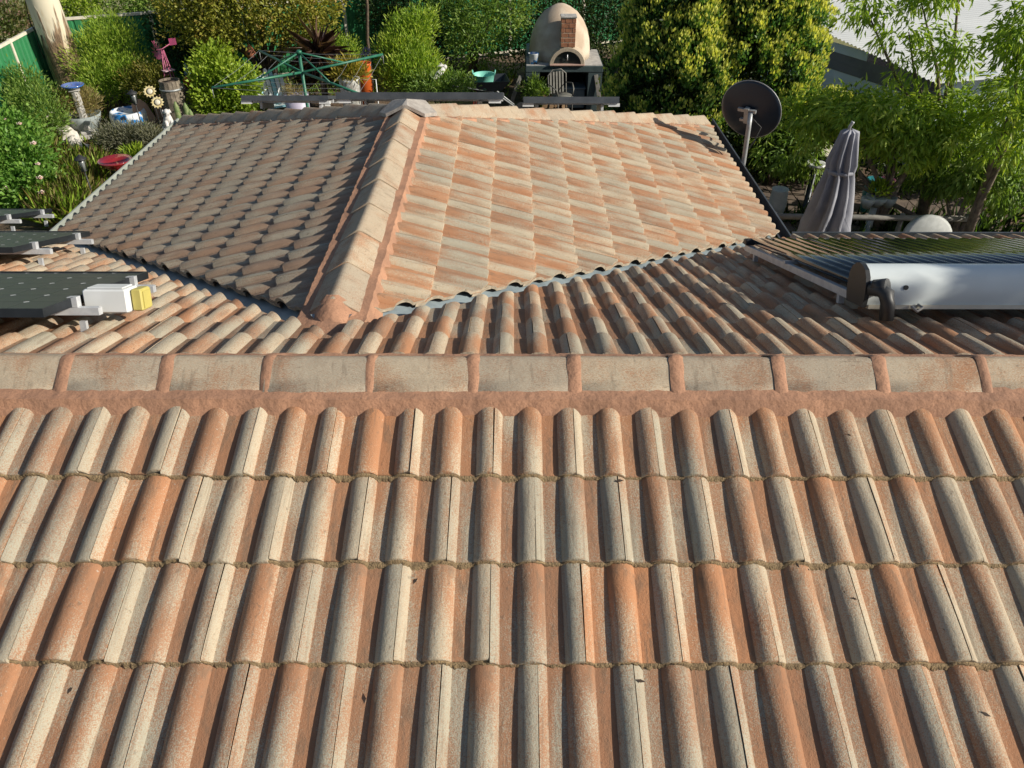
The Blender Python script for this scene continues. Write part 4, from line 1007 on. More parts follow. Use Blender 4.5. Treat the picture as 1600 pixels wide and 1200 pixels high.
# ------------------------------------------------------------------ garden things, left to right
M_BLUE = plain('glossy_blue_glaze', (.02, .10, .42), (.03, .15, .5), 5, .18, coat=.6)
b = G(140, 213, 0); bb = empty('bird_bath', (b.x, b.y, 0)); tag(bb, 'blue bowl bird bath on a pale square column', 'bird bath')
mb = MB(); mb.box((0, 0, .035), (.40, .40, .09), .5, bev=.015); mb.box((0, 0, .11), (.29, .29, .06), .5, bev=.01); mb.build('base', M_CONC, bb)
mb = MB(); mb.prism([(.085*math.cos(k*math.pi/4+.4), .085*math.sin(k*math.pi/4+.4)) for k in range(8)], .14, .98); mb.build('column', M_CONC, bb)
mb = MB(); mb.box((0, 0, .99), (.22, .22, .03), .5); mb.build('capital', M_CONC, bb)
mb = MB(); mb.lathe([(.05, 1.0), (.14, 1.02), (.21, 1.06), (.228, 1.085), (.215, 1.085), (.14, 1.045), (0.0, 1.035)], 28); mb.build('bowl', M_BLUE, bb)
def pot(name, label, cat, loc, prof, mat, extra=None, group=None, n=20):
    e = empty(name, loc); tag(e, label, cat, group); mb = MB(); mb.lathe(prof, n); mb.build('body', mat, e); return e
M_RED = plain('glossy_red_glaze', (.22, .012, .018), (.28, .02, .025), 4, .15, coat=.8)
r0_ = G(180, 252, .55)
e = pot('red_bird_bath', 'glossy dark red bowl on a foot beside the wing gutter', 'bird bath', (r0_.x, r0_.y, 0), [(.14, 0), (.15, .03), (.06, .08), (.05, .38), (.10, .42), (.22, .48), (.285, .56), (.30, .575), (.285, .585), (.20, .51), (.08, .475), (0.0, .47)], M_RED, n=32)
M_POTG = plain('grey_planter', (.30, .34, .34), (.22, .26, .26), 8, .7)
q = A(128, 178, 16.6); e = pot('grey_planter', 'grey round planter tub holding a dry shrub', 'planter', (q.x, q.y, 0), [(.24, 0), (.34, .30), (.38, .42), (.36, .42), (.33, .38), (0.0, .37)], M_POTG)
crown('dry_plant', [(q.x, q.y, .62, .45, .4, .28)], 150, 14, .09, .12, .014, P_DRY, 91, e, bias=(0, 0, .8))
M_PAINT = None
def painted():
    m, nt, p, out = nodes_of('blue_and_white_glaze'); tc = nt.nodes.new('ShaderNodeTexCoord').outputs['Object']
    n1 = noise(nt, tc, 4.5, 2)
    c_ = mix_rgb(nt, (.62, .66, .70), (.03, .20, .50), smooth(nt, n1, .50, .56)); c_ = mix_rgb(nt, c_, (.02, .03, .05), smooth(nt, n1, .60, .64))
    nt.links.new(c_, p.inputs['Base Color']); p.inputs['Roughness'].default_value = .3; return m
M_PAINT = painted()
q = A(196, 165, 16.9); e = pot('painted_planter', 'wide blue and white painted planter beside the paired metal flowers', 'planter', (q.x, q.y, 0), [(.30, 0), (.37, .1), (.39, .3), (.36, .40), (.33, .41), (.32, .36), (0.0, .34)], M_PAINT, n=26)
def lantern(label, ptop, Y, h_lamp=.30):
    c = A(*ptop, Y); e = empty('garden_lantern', (c.x, c.y, 0)); tag(e, label, 'lantern'); z1 = c.z-h_lamp
    mb = MB(); mb.tube([(0, 0, -.02), (0, 0, z1)], .012, 8); mb.build('pole', M_BLACK, e)
    mb = MB(); mb.lathe([(.02, z1), (.05, z1+.02), (.05, z1+.035)], 8)
    for k in range(4):
        a_ = k*math.pi/2+.4; mb.tube([(.048*math.cos(a_), .048*math.sin(a_), z1+.03), (.068*math.cos(a_), .068*math.sin(a_), z1+h_lamp*.75)], .006, 5)
    mb.build('cage', M_BLACK, e)
    mb = MB(); mb.lathe([(.035, z1+.03), (.055, z1+h_lamp*.74)], 8); mb.build('glass', plain('smoky_glass', (.16, .18, .18), (.2, .22, .22), 5, .15), e)
    mb = MB(); mb.lathe([(.105, z1+h_lamp*.74), (.10, z1+h_lamp*.78), (.03, z1+h_lamp*.95), (.012, z1+h_lamp), (0.0, z1+h_lamp*1.03)], 8); mb.build('roof', M_BLACK, e)
lantern('black garden lantern leaning out near the wing gutter', (123, 242), 12.6); lantern('slim dark lantern in front of the painted planter', (205, 140), 15.9)
# white stone edging
srng = random.Random(12)
for k, (px, py) in enumerate(((82, 205), (92, 202), (101, 205), (106, 213), (112, 221), (118, 228), (124, 235), (130, 242))):
    g = G(px, py, .08); mb = MB(); mb.blob((0, 0, .12), (srng.uniform(.17, .24), srng.uniform(.13, .18), srng.uniform(.15, .22)), 10, 7, .13, srng); o = mb.build('edging_stone', M_STONE); o.location = (g.x, g.y, 0); o.rotation_euler = (0, 0, srng.uniform(0, 3))
    tag(o, ('first', 'second', 'third', 'fourth', 'fifth', 'sixth', 'seventh', 'last')[k]+' white stone of the curved border, counted from the rose bush', 'stone', 'white stones of the curved border')
# paired metal flowers
M_PETAL = plain('yellow_metal_petal', (.60, .48, .20), (.66, .58, .34), 12, .5)
for lab, px, py, Y, h_ in (('upper yellow metal flower on a stake, left of the barrel', 234, 143, 16.2, 0), ('lower yellow metal flower on a stake, before the terracotta boards', 246, 160, 16.0, 0)):
    c = A(px, py, Y); e = empty('metal_flower', (c.x, c.y, 0)); tag(e, lab, 'ornament', 'paired metal flowers')
    mb = MB(); mb.tube([(0, .02, -.02), (.02, .02, c.z*.5), (0, .02, c.z)], .008, 6); mb.build('stake', M_BLACK, e)
    dn_ = Vector((.15, -.75, .62)).normalized(); Mf = dn_.to_track_quat('Z', 'Y').to_matrix().to_4x4(); Mf.translation = (0, 0, c.z)
    for k in range(12):
        a_ = k*math.pi/6; mb = MB(); P_ = [(.045*math.cos(a_-.2), .045*math.sin(a_-.2), .0), (.10*math.cos(a_-.26), .10*math.sin(a_-.26), .012), (.135*math.cos(a_), .135*math.sin(a_), .004), (.10*math.cos(a_+.26), .10*math.sin(a_+.26), .012), (.045*math.cos(a_+.2), .045*math.sin(a_+.2), .0)]
        lo_ = [(x_, y_, z_-.004) for x_, y_, z_ in P_]; mb.add([Mf @ Vector(v) for v in P_+lo_], [(0, 1, 2, 3, 4), (9, 8, 7, 6, 5)]+[(i, 5+i, 5+(i+1) % 5, (i+1) % 5) for i in range(5)]); mb.build('petal', M_PETAL, e)
    mb = MB(); mb.lathe([(.062, 0), (.058, .016), (.03, .026), (0.0, .03)], 16, M=Mf); mb.build('centre', plain('cream_flower_centre', (.70, .66, .52), (.6, .55, .42), 20, .5) if 'cream_flower_centre' not in MATS else MATS['cream_flower_centre'], e)
    mb = MB(); mb.lathe([(.072, -.002), (.072, .010), (.062, .012)], 16, M=Mf); mb.build('ring', MATS['brown_bark'], e)
# terracotta boards leaning, white dog
M_TERR = plain('terracotta_board', (.50, .30, .19), (.42, .25, .16), 8, .8)
for lab, px, py, Y, tilt, w_, h_ in (('pointed terracotta board leaning left of the white dog', 234, 180, 17.0, -.28, .34, .62), ('square terracotta board behind the white dog', 255, 172, 17.15, .10, .36, .66)):
    c = A(px, py, Y); o = MB().prism([(-w_/2, 0), (w_/2, 0), (w_/2, h_*.8), (w_*.3, h_), (-w_*.3, h_*.97), (-w_/2, h_*.75)], -.015, .015).build('garden_board', M_TERR)
    o.location = (c.x, c.y, .0); o.rotation_euler = (1.25, tilt, .75); tag(o, lab, 'board')
c = A(263, 188, 15.7); dg = empty('dog_statue', (c.x, c.y, 0), .5); tag(dg, 'white dog statue sitting at the corner of the wing roof', 'statue')
M_DOG = plain('white_plaster', (.72, .71, .68), (.55, .54, .52), 10, .7)
mb = MB(); zb = c.z-.20
mb.tube([(0, .12, zb-.02), (0, .08, zb+.10), (0, -.02, zb+.24), (0, -.06, zb+.33)], [.10, .125, .085, .06], 12); mb.blob((0, -.10, zb+.39), (.065, .085, .065), 10, 7); mb.tube([(0, -.14, zb+.38), (0, -.21, zb+.365)], [.042, .028], 8)
for sx_ in (-1, 1):
    mb.tube([(sx_*.05, -.06, zb+.22), (sx_*.055, -.10, zb+.08), (sx_*.055, -.12, zb-.04)], [.04, .03, .03], 8); mb.tube([(sx_*.09, .10, zb+.04), (sx_*.10, .0, zb-.02), (sx_*.09, -.06, zb-.04)], [.06, .04, .03], 8)
    mb.tube([(sx_*.05, -.07, zb+.43), (sx_*.08, -.07, zb+.36)], [.025, .015], 6)
mb.build('body', M_DOG, dg)
mb = MB(); mb.box((0, 0, (zb-.05)/2), (.26, .34, max(.05, zb-.05)), bev=.01); mb.build('plinth', M_CONC, dg)
# barrel with windmill
M_OAK = plain('silvered_oak', (.25, .21, .16), (.15, .125, .095), 14, .9, bs=.5)
c = A(270, 148, 16.8); br = empty('half_barrel', (c.x, c.y, 0)); tag(br, 'weathered timber barrel planter under the pink windmill', 'barrel')
HB = A(268, 125, 16.8).z
for k in range(16):
    a_ = k*2*math.pi/16; mb = MB(); vs = []
    for z, r_b in ((0, .20), (HB*.3, .235), (HB*.6, .24), (HB, .215)):
        for da in (-.18, .18):
            for dr in (0, -.02): vs.append(((r_b+dr)*math.cos(a_+da), (r_b+dr)*math.sin(a_+da), z))
    fs = []
    for i in range(3):
        o_ = i*4; fs += [(o_, o_+2, o_+6, o_+4), (o_+1, o_+5, o_+7, o_+3), (o_, o_+4, o_+5, o_+1), (o_+2, o_+3, o_+7, o_+6)]
    fs += [(12, 14, 15, 13), (0, 1, 3, 2)]; mb.add(vs, fs); mb.build('stave', M_OAK, br)
for z in (HB*.2, HB*.82):
    mb = MB(); mb.lathe([(.235, z), (.242, z+.02), (.235, z+.04)], 20); mb.build('hoop', M_GALV, br)
mb = MB(); mb.lathe([(.2, HB-.05), (0.0, HB-.03)], 16); mb.build('soil', M_BARK, br)
M_PINK = plain('pink_painted_steel', (.42, .11, .20), (.32, .07, .14), 10, .5)
w0 = A(264, 118, 17.6); wt = A(252, 78, 17.6); wm = empty('garden_windmill', (w0.x, w0.y, 0)); tag(wm, 'pink miniature windmill on a lattice tower behind the barrel', 'ornament')
zt_ = wt.z; mb = MB()
for sx_ in (-1, 1):
    for sy_ in (-1, 1): mb.tube([(sx_*.17, sy_*.17, 0), (sx_*.015, sy_*.015, zt_)], .011, 6)
for z in (.35, .7, 1.0):
    f = 1-z/zt_; r_w = .17*f+.015*(1-f)
    cs = [(-r_w, -r_w, z), (r_w, -r_w, z), (r_w, r_w, z), (-r_w, r_w, z)]
    for i in range(4): mb.tube([cs[i], cs[(i+1) % 4]], .007, 5); mb.tube([cs[i], (cs[(i+1) % 4][0]*.8, cs[(i+1) % 4][1]*.8, z+.22)], .006, 5)
mb.build('tower', M_PINK, wm)
mb = MB(); mb.box((0, 0, zt_*.72), (.24, .24, .015), .78); mb.build('platform', plain('pale_pink_paint', (.62, .45, .48), (.5, .36, .4), 9, .5), wm)
hub = Vector((-.09, -.10, zt_+.02))
for k in range(12):
    a_ = k*math.pi/6; mb = MB(); u1 = Vector((.75, -.66, 0)); u2 = Vector((0, 0, 1)); d = u1*math.cos(a_)+u2*math.sin(a_); s_ = -u1*math.sin(a_)+u2*math.cos(a_); nn_ = u1.cross(u2)*.03
    mb.add([hub+d*.05-s_*.012, hub+d*.19-s_*.045+nn_, hub+d*.19+s_*.04-nn_, hub+d*.05+s_*.012], [(0, 1, 2, 3)]); mb.build('blade', M_PINK, wm)
mb = MB(); mb.tube([hub, Vector((0, 0, zt_+.02)), Vector((.15, .10, zt_+.10))], .010, 6); mb.build('tail_rod', M_PINK, wm)
mb = MB(); mb.box((.21, .14, zt_+.14), (.15, .008, .14), .6); mb.build('tail_vane', plain('dark_pink_steel', (.26, .03, .10), (.2, .025, .08), 9, .5), wm)
# gnome, cactus, small pots
M_ORANGE = plain('orange_plastic', (.62, .13, .02), (.55, .11, .02), 6, .5)
c = A(295, 124, 18.0); e = empty('garden_gnome', (c.x, c.y, 0)); tag(e, 'small orange gnome ornament with a pale blue pointed hat', 'ornament'); zg = c.z-.16
mb = MB(); mb.lathe([(.10, zg-.02), (.14, zg+.05), (.13, zg+.15), (.08, zg+.22), (0.0, zg+.25)], 14); mb.build('body', M_ORANGE, e)
mb = MB(); mb.blob((0, 0, zg+.25), (.065, .065, .06), 10, 7); mb.build('head', M_STONE, e)
mb = MB(); mb.lathe([(.075, zg+.26), (.05, zg+.36), (.012, zg+.5), (0.0, zg+.52)], 12); mb.build('hat', plain('pale_blue_paint', (.25, .45, .55), (.2, .38, .48), 8, .5), e)
mb = MB(); mb.box((0, 0, (zg-.02)/2), (.22, .22, max(.04, zg-.02))); mb.build('plinth', M_OAK, e)
M_CACT = plain('cactus_skin', (.12, .19, .06), (.2, .24, .1), 20, .7)
c = A(284, 168, 15.8); e = empty('cactus', (c.x, c.y, 0)); tag(e, 'small columnar cactus at the left hip corner', 'cactus')
for (dx, h_) in ((-.10, c.z+.12), (.07, c.z+.08), (.13, c.z-.05)):
    mb = MB(); mb.lathe([(.05, 0), (.058, h_*.5), (.05, h_*.9), (.02, h_), (0.0, h_+.01)], 12, (dx, dx*.3, 0), pleat=lambda t, i: 1+.12*math.cos(t*6)); mb.build('column', M_CACT, e)
c = A(206, 238, 14.0); e = pot('pale_flower_pot', 'pale flower pot with a yellow green plant behind the red bowl', 'flower pot', (c.x, c.y, 0), [(.12, 0), (.16, .26), (.175, .30), (.15, .30), (0.0, .27)], M_STONE)
crown('plant', [(c.x, c.y, .42, .16, .15, .16)], 40, 12, .05, .12, .025, P_LIME, 95, e, bias=(0, 0, 1))

# clothes hoist
M_HOIST = plain('green_painted_steel', (.02, .13, .075), (.03, .16, .10), 14, .45)
hb = A(472, 113, 13.2); ht = A(467, 80, 13.2); ho = empty('clothes_hoist', (hb.x, hb.y, 0)); tag(ho, 'green rotary clothes hoist behind the shaded hip', 'clothes line')
zc_ = hb.z; mb = MB(); mb.tube([(0, 0, -.05), (0, 0, ht.z)], .028, 10); mb.build('post', M_HOIST, ho)
tips = [A(331, 137, 12.35), A(598, 85, 14.1)]; t2 = [A(560, 146, 12.2), A(405, 79, 14.3)]
for q in tips+t2:
    d = q-Vector((hb.x, hb.y, 0)); mb = MB(); mb.tube([(0, 0, zc_), d], .021, 8); mb.build('arm', M_HOIST, ho)
    m_ = Vector((0, 0, zc_)).lerp(d, .52); mb = MB(); mb.tube([(0, 0, ht.z-.02), m_], .014, 7); mb.build('stay', M_HOIST, ho)
    mb = MB(); mb.tube([d, d+Vector((0, 0, -.16))], .006, 5); mb.build('line_peg', M_GALV, ho)
allt = [tips[0], t2[1], tips[1], t2[0]]
for f in (1.0, .78, .56):
    mb = MB(); pts = [Vector((0, 0, zc_)).lerp(q-Vector((hb.x, hb.y, 0)), f) for q in allt]
    for i in range(4):
        a_, b_ = pts[i], pts[(i+1) % 4]; mb.tube([a_, a_.lerp(b_, .5)+Vector((0, 0, -.03)), b_], .0025, 4, False)
    mb.build('line', M_GALV, ho)
mb = MB(); mb.lathe([(.04, ht.z-.04), (.05, ht.z), (.02, ht.z+.02)], 10); mb.build('head', M_HOIST, ho)
# slatted chair
c = A(430, 133, 17.5); ch = empty('slatted_chair', (c.x, c.y, 0), .55); tag(ch, 'white and pale blue slatted garden chair', 'chair')
M_PB = plain('pale_blue_chair_paint', (.30, .58, .66), (.25, .5, .58), 8, .5)
for k in range(6):
    x = (k-2.5)*.105; hgt = .92+.10*math.cos(k-2.2); mb = MB(); mb.prism([(-.043, 0), (.043, 0), (.043, hgt-.3), (.02, hgt-.27), (-.02, hgt-.27), (-.043, hgt-.3)], -.01, .01, Matrix.Rotation(R(70), 4, 'X'), (x, .22, .33)); mb.build('back_slat', M_PB if k in (0, 3) else M_WHITE, ch)
for k in range(5):
    mb = MB(); mb.box((0, -.32+.12*k, .40-.02*k), (.56, .10, .02)); mb.build('seat_slat', M_WHITE if k % 2 else M_PB, ch)
for sx_ in (-1, 1):
    mb = MB(); mb.box((sx_*.34, -.08, .60), (.11, .66, .022)); mb.build('arm', M_WHITE, ch)
    for y_ in (-.36, .18): mb = MB(); mb.box((sx_*.31, y_, .29), (.03, .08, .60)); mb.build('leg', M_WHITE, ch)
c = A(462, 146, 16.2); e = pot('pale_tub', 'pale tub of straw beside the slatted chair', 'tub', (c.x, c.y, 0), [(.2, 0), (.26, c.z+.0), (.24, c.z), (0.0, c.z-.02)], plain('lilac_plastic', (.45, .42, .52), (.4, .37, .47), 5, .5))
crown('straw', [(c.x, c.y, c.z+.02, .2, .18, .08)], 40, 12, .05, .1, .015, P_DRY, 96, e)
# dark metal bicycle shapes under the tree
def bicycle(label, px, py, Y, rz):
    c = A(px, py, Y); e = empty('bicycle', (c.x, c.y, 0), rz); tag(e, label, 'bicycle')
    for x in (-.5, .5):
        mb = MB(); mb.tube([(x+.33*math.cos(t), 0, .34+.33*math.sin(t)) for t in [2*math.pi*k/24 for k in range(25)]], .018, 6, False); wl_ = mb.build('wheel', M_BLACK, e)
        mb = MB()
        for k in range(8): mb.tube([(x, 0, .34), (x+.32*math.cos(k*.785), 0, .34+.32*math.sin(k*.785))], .003, 3)
        mb.build('spokes', M_GALV, wl_)
    mb = MB()
    for a_, b_ in (((-.5, 0, .34), (-.08, 0, .30)), ((-.08, 0, .30), (.34, 0, .72)), ((-.22, 0, .74), (.34, 0, .78)), ((-.22, 0, .80), (-.08, 0, .30)), ((-.5, 0, .34), (-.2, 0, .72)), ((.36, 0, .95), (.5, 0, .34))): mb.tube([a_, b_], .016, 6)
    mb.build('frame', M_BLACK, e)
    mb = MB(); mb.blob((-.24, 0, .85), (.13, .07, .035), 10, 6); mb.build('saddle', M_BLACK, e)
    mb = MB(); mb.tube([(.28, -.26, .98), (.38, 0, .97), (.28, .26, .98)], .013, 6); mb.build('handlebar', M_SILVER, e)
bicycle('dark bicycle leaning under the spreading olive tree', 372, 92, 19.3, .2)
c = A(391, 82, 18.1); e = empty('hanging_birdhouse', (c.x, c.y, c.z-.12)); tag(e, 'terracotta gourd birdhouse hanging below the olive tree', 'birdhouse')
mb = MB(); mb.lathe([(0.0, 0), (.09, .03), (.12, .11), (.09, .20), (.03, .27), (.015, .30)], 14); mb.build('body', plain('burnt_orange_clay', (.33, .12, .06), (.25, .09, .05), 9, .7), e)
mb = MB(); mb.tube([(0, -.119, .12), (0, -.124, .12)], .03, 10); mb.build('hole', M_BLACK, e)
mb = MB(); mb.tube([(0, 0, .29), (-.06, .03, 1.2)], .006, 5); mb.build('hanger', M_GALV, e)
# buckets and pots near the orange bucket
c = A(568, 112, 17.0); e = pot('orange_bucket', 'bright orange bucket with a rim beside the white flower pot', 'bucket', (c.x, c.y, 0), [(.13, 0), (.17, c.z+.16), (.18, c.z+.18), (.16, c.z+.18), (.12, .1), (0.0, .08)], M_ORANGE)
mb = MB(); mb.tube([(.175*math.cos(t), -.02-.03*math.sin(t), c.z+.16-.10*math.sin(t)) for t in [math.pi*k/10 for k in range(11)]], .006, 5); mb.build('handle', M_GALV, e)
c = A(546, 130, 16.4); e = pot('white_flower_pot', 'white flower pot with yellow and green strappy leaves', 'flower pot', (c.x, c.y, 0), [(.16, 0), (.21, c.z+.05), (.23, c.z+.10), (.20, c.z+.10), (0.0, c.z+.06)], plain('peeling_white_glaze', (.62, .64, .62), (.35, .34, .3), 18, .5))
crown('plant', [(c.x, c.y, c.z+.25, .28, .22, .16)], 60, 12, .06, .16, .03, [(.08, .14, .02), (.14, .22, .03), (.40, .33, .05), (.5, .42, .1)], 97, e, bias=(0, 0, .8))
c = A(571, 78, 18.2); e = empty('agapanthus', (c.x, c.y, 0)); tag(e, 'lilac agapanthus flower heads above the orange bucket', 'flower')
for dx, dz in ((0.02, -.02), (-.06, -.14)):
    mb = MB(); mb.tube([(dx*.3, 0, 0), (dx, 0, c.z+dz)], .008, 5); mb.build('stalk', MATS['cactus_skin'], e)
    rng_ = np.random.default_rng(5); d_ = rnd_unit(rng_, 60); pp = np.array((c.x+dx, c.y, c.z+dz))[None]+d_*.04
    me = leaf_mesh('flower_head', pp, d_, rnd_unit(rng_, 60), np.full(60, .07), np.full(60, .03), np.tile(np.array([[.42, .40, .72]], np.float32), (60, 1))); obj_from('flower_head', me, M_LEAF, e, True)
g = A(576, 140, 16.0); e = empty('wire_hoop_frame', (g.x, g.y, 0)); tag(e, 'small white wire frame standing on the mulch', 'frame')
zf = A(576, 124, 16.0).z; mb = MB(); mb.tube([(-.17, 0, -.02), (-.17, 0, zf), (.17, 0, zf), (.17, 0, -.02)], .011, 6); mb.tube([(-.17, .0, zf*.5), (.17, 0, zf*.5)], .008, 6); mb.build('hoop', M_WHITE, e)
# cockatoo ornament
c = A(686, 117, 16.9); e = empty('cockatoo_ornament', (c.x, c.y, 0), .6); tag(e, 'white cockatoo ornament perched left of the wheelbarrow', 'ornament'); zc2 = c.z
mb = MB(); mb.tube([(-.20, 0, zc2-.10), (-.10, 0, zc2-.03), (.0, 0, zc2+.02), (.08, 0, zc2+.07), (.13, 0, zc2+.12)], [.02, .05, .07, .055, .045], 10); mb.blob((.15, 0, zc2+.14), (.055, .05, .05), 8, 6)
for k in range(4): mb.tube([(.12, 0, zc2+.17), (.05-.03*k, 0, zc2+.24-.02*k)], [.018, .004], 5)
mb.build('body', M_DOG, e); mb = MB(); mb.tube([(.0, 0, zc2-.04), (0, 0, 0)], .02, 6); mb.build('perch', M_BARK, e)
# wheelbarrow with green tub
c = A(762, 122, 17.4); wb_ = empty('wheelbarrow', (c.x, c.y, 0), .15); tag(wb_, 'dark wheelbarrow carrying the pale green tub', 'wheelbarrow'); z1 = c.z-.02
mb = MB(); a_ = [(-.30, -.22), (.28, -.24), (.28, .24), (-.30, .22)]; b_ = [(-.42, -.32), (.45, -.34), (.45, .34), (-.42, .32)]
vs = [(x, y, z1-.20) for x, y in a_]+[(x, y, z1+.02) for x, y in b_]+[(x*.96, y*.96, z1+.02) for x, y in b_]+[(x*.95, y*.95, z1-.185) for x, y in a_]
mb.add(vs, [(3, 2, 1, 0), (12, 13, 14, 15)]+[(i, (i+1) % 4, 4+(i+1) % 4, 4+i) for i in range(4)]+[(4+i, 4+(i+1) % 4, 8+(i+1) % 4, 8+i) for i in range(4)]+[(8+i, 8+(i+1) % 4, 12+(i+1) % 4, 12+i) for i in range(4)]); mb.build('tray', M_FRAME, wb_)
for sy_ in (-1, 1):
    mb = MB(); mb.tube([(.75, sy_*.07, .22), (.1, sy_*.2, z1-.22), (-.9, sy_*.3, z1-.02)], .017, 7); mb.build('handle', M_GALV, wb_)
    mb = MB(); mb.tube([(-.28, sy_*.2, z1-.2), (-.34, sy_*.24, .0)], .015, 6); mb.build('leg', plain('red_painted_leg', (.25, .03, .02), (.2, .03, .02), 8, .5) if 'red_painted_leg' not in MATS else MATS['red_painted_leg'], wb_)
mb = MB(); mb.tube([(.75, -.05, .2), (.75, .05, .2)], .2, 18); mb.build('wheel', M_BLACK, wb_)
tubp = A(756, 119, 17.3); e = empty('flexible_tub', (tubp.x, tubp.y, z1-.17)); tag(e, 'pale green flexible tub with two handles in the wheelbarrow', 'tub')
M_TUB = plain('mint_green_plastic', (.20, .56, .46), (.17, .5, .41), 4, .5)
mb = MB(); mb.lathe([(.16, 0), (.21, .16), (.235, .30), (.245, .305), (.23, .30), (.20, .14), (.15, .02), (0.0, .02)], 24); mb.build('body', M_TUB, e)
for sx_ in (-1, 1): mb = MB(); mb.tube([(sx_*.23, -.07, .29), (sx_*.25, -.05, .37), (sx_*.25, .05, .37), (sx_*.23, .07, .29)], .014, 6); mb.build('handle', M_TUB, e)

# pizza oven
ov = G(882, 103, 1.0); OY = ov.y; s_px = pm(OY, 1.0); po = empty('pizza_oven', (ov.x, OY, 0), .0); tag(po, 'domed clay pizza oven with a brick chimney on a dark block stand', 'oven')
M_BLK = plain('dark_blue_grey_render', (.055, .085, .09), (.04, .065, .07), 6, .85, bs=.3); M_CLAY = plain('cream_clay_render', (.64, .55, .43), (.48, .38, .28), 2.2, .9, bs=.5, bscale=9, fine=.25)
WO = 120/s_px; DO = 1.55
mb = MB(); mb.box((-WO/2+.16, DO/2, .42), (.32, DO, .88)); mb.box((WO/2-.16, DO/2, .42), (.32, DO, .88)); mb.box((0, DO-.1, .42), (WO-.6, .2, .88)); mb.build('stand', M_BLK, po)
mb = MB(); mb.box((0, DO/2, .93), (WO+.02, DO+.02, .14), bev=.01); mb.build('slab', M_BLK, po)
mb = MB(); mb.box((0, DO/2, 1.004), (WO-.02, DO-.02, .012)); mb.build('hearth_top', M_CONC, po)
RD = 49/s_px; zd = 1.01; dcy = .80; xo = -.08
dcy = .88
prof = [(RD, zd), (RD*1.0, zd+.18), (RD*.965, zd+.38), (RD*.88, zd+.60), (RD*.74, zd+.80), (RD*.54, zd+.97), (RD*.30, zd+1.08), (RD*.14, zd+1.13), (0.0, zd+1.145)]
mb = MB(); mb.lathe(prof, 36, (xo, dcy, 0)); mb.build('dome', M_CLAY, po)
xa = xo+.14                                                     # entrance arch
M_DOOR = plain('dark_oven_door', (.045, .06, .06), (.06, .075, .07), 5, .35, .5); M_BRK = plain('red_clay_brick', (.36, .16, .085), (.26, .11, .06), 8, .9, bs=.4); M_SAND = plain('sandy_mortar', (.50, .42, .31), (.42, .35, .26), 12, .95, bs=.4)
def arch_pts(r_, n_=14): return [(r_*math.cos(math.pi*k/n_), r_*math.sin(math.pi*k/n_)) for k in range(n_+1)]
ro, ri = .40, .32
for (r1_, r2_, y0, y1, nm, mt) in ((ro, ri, -.02, .62, 'entrance_arch', M_SAND),):
    o_p = arch_pts(r1_); i_p = arch_pts(r2_); n_ = len(o_p); vs = []
    for y in (y0, y1):
        f = 1.0 if y == y0 else 1.12
        vs += [(xa+x*f, y, zd+z*.96*f) for x, z in o_p]+[(xa+x, y, zd+z*.96) for x, z in i_p]
    fs = [(i, i+1, n_+i+1, n_+i) for i in range(n_-1)]+[(2*n_+i, 3*n_+i, 3*n_+i+1, 2*n_+i+1) for i in range(n_-1)]+[(i, 2*n_+i, 2*n_+i+1, i+1) for i in range(n_-1)]+[(n_+i, n_+i+1, 3*n_+i+1, 3*n_+i) for i in range(n_-1)]
    mb = MB(); mb.add(vs, fs); mb.build(nm, mt, po)
ip = arch_pts(.312); mb = MB(); mb.add([(xa+x, y, zd+.005+z*.95) for y in (.045, .075) for x, z in ip], [tuple(range(len(ip))), tuple(range(2*len(ip)-1, len(ip)-1, -1))]+[(i, len(ip)+i, len(ip)+i+1, i+1) for i in range(len(ip)-1)]); dr = mb.build('door', M_DOOR, po)
mb = MB(); mb.tube([(xa, .045, zd+.10), (xa, .005, zd+.12), (xa, .005, zd+.22), (xa, .045, zd+.24)], .012, 7); mb.build('handle', M_SILVER, dr)
mb = MB(); mb.box((xa, .02, 1.025), (.8, .16, .03), bev=.006); mb.build('sill', plain('pinkish_hearth_brick', (.46, .30, .24), (.38, .25, .2), 10, .9), po)
# chimney: bricks in courses
cz0 = zd+.385; bw, bh, bdp = .158, .088, .30; CYo = .16
mb = MB(); mb.box((xa, CYo, cz0+.30), (.325, .285, .60)); chm = mb.build('chimney', M_SAND, po)
mb = MB(); mb.box((0, 0, 0), (bw, bdp, bh), bev=.006); meb = mb.mesh('brick'); meb.materials.append(M_BRK)
mb = MB(); mb.box((0, 0, 0), (bw*.48, bdp, bh), bev=.006); meb2 = mb.mesh('brick'); meb2.materials.append(M_BRK)
for r in range(6):
    z = cz0+.05+r*.1
    for x, me_ in (((-.083, meb), (.083, meb)) if r % 2 == 0 else ((-.127, meb2), (0, meb), (.127, meb2))):
        o = bpy.data.objects.new('brick', me_); COL.objects.link(o); o.parent = chm; o.location = (xa+x, CYo+srng.uniform(-.006, .006), z)
mb = MB(); mb.box((xa, CYo, cz0+.625), (.36, .33, .035), bev=.006); mb.box((xa, CYo, cz0+.645), (.16, .14, .004)); mb.build('chimney_cap', M_CONC, po)
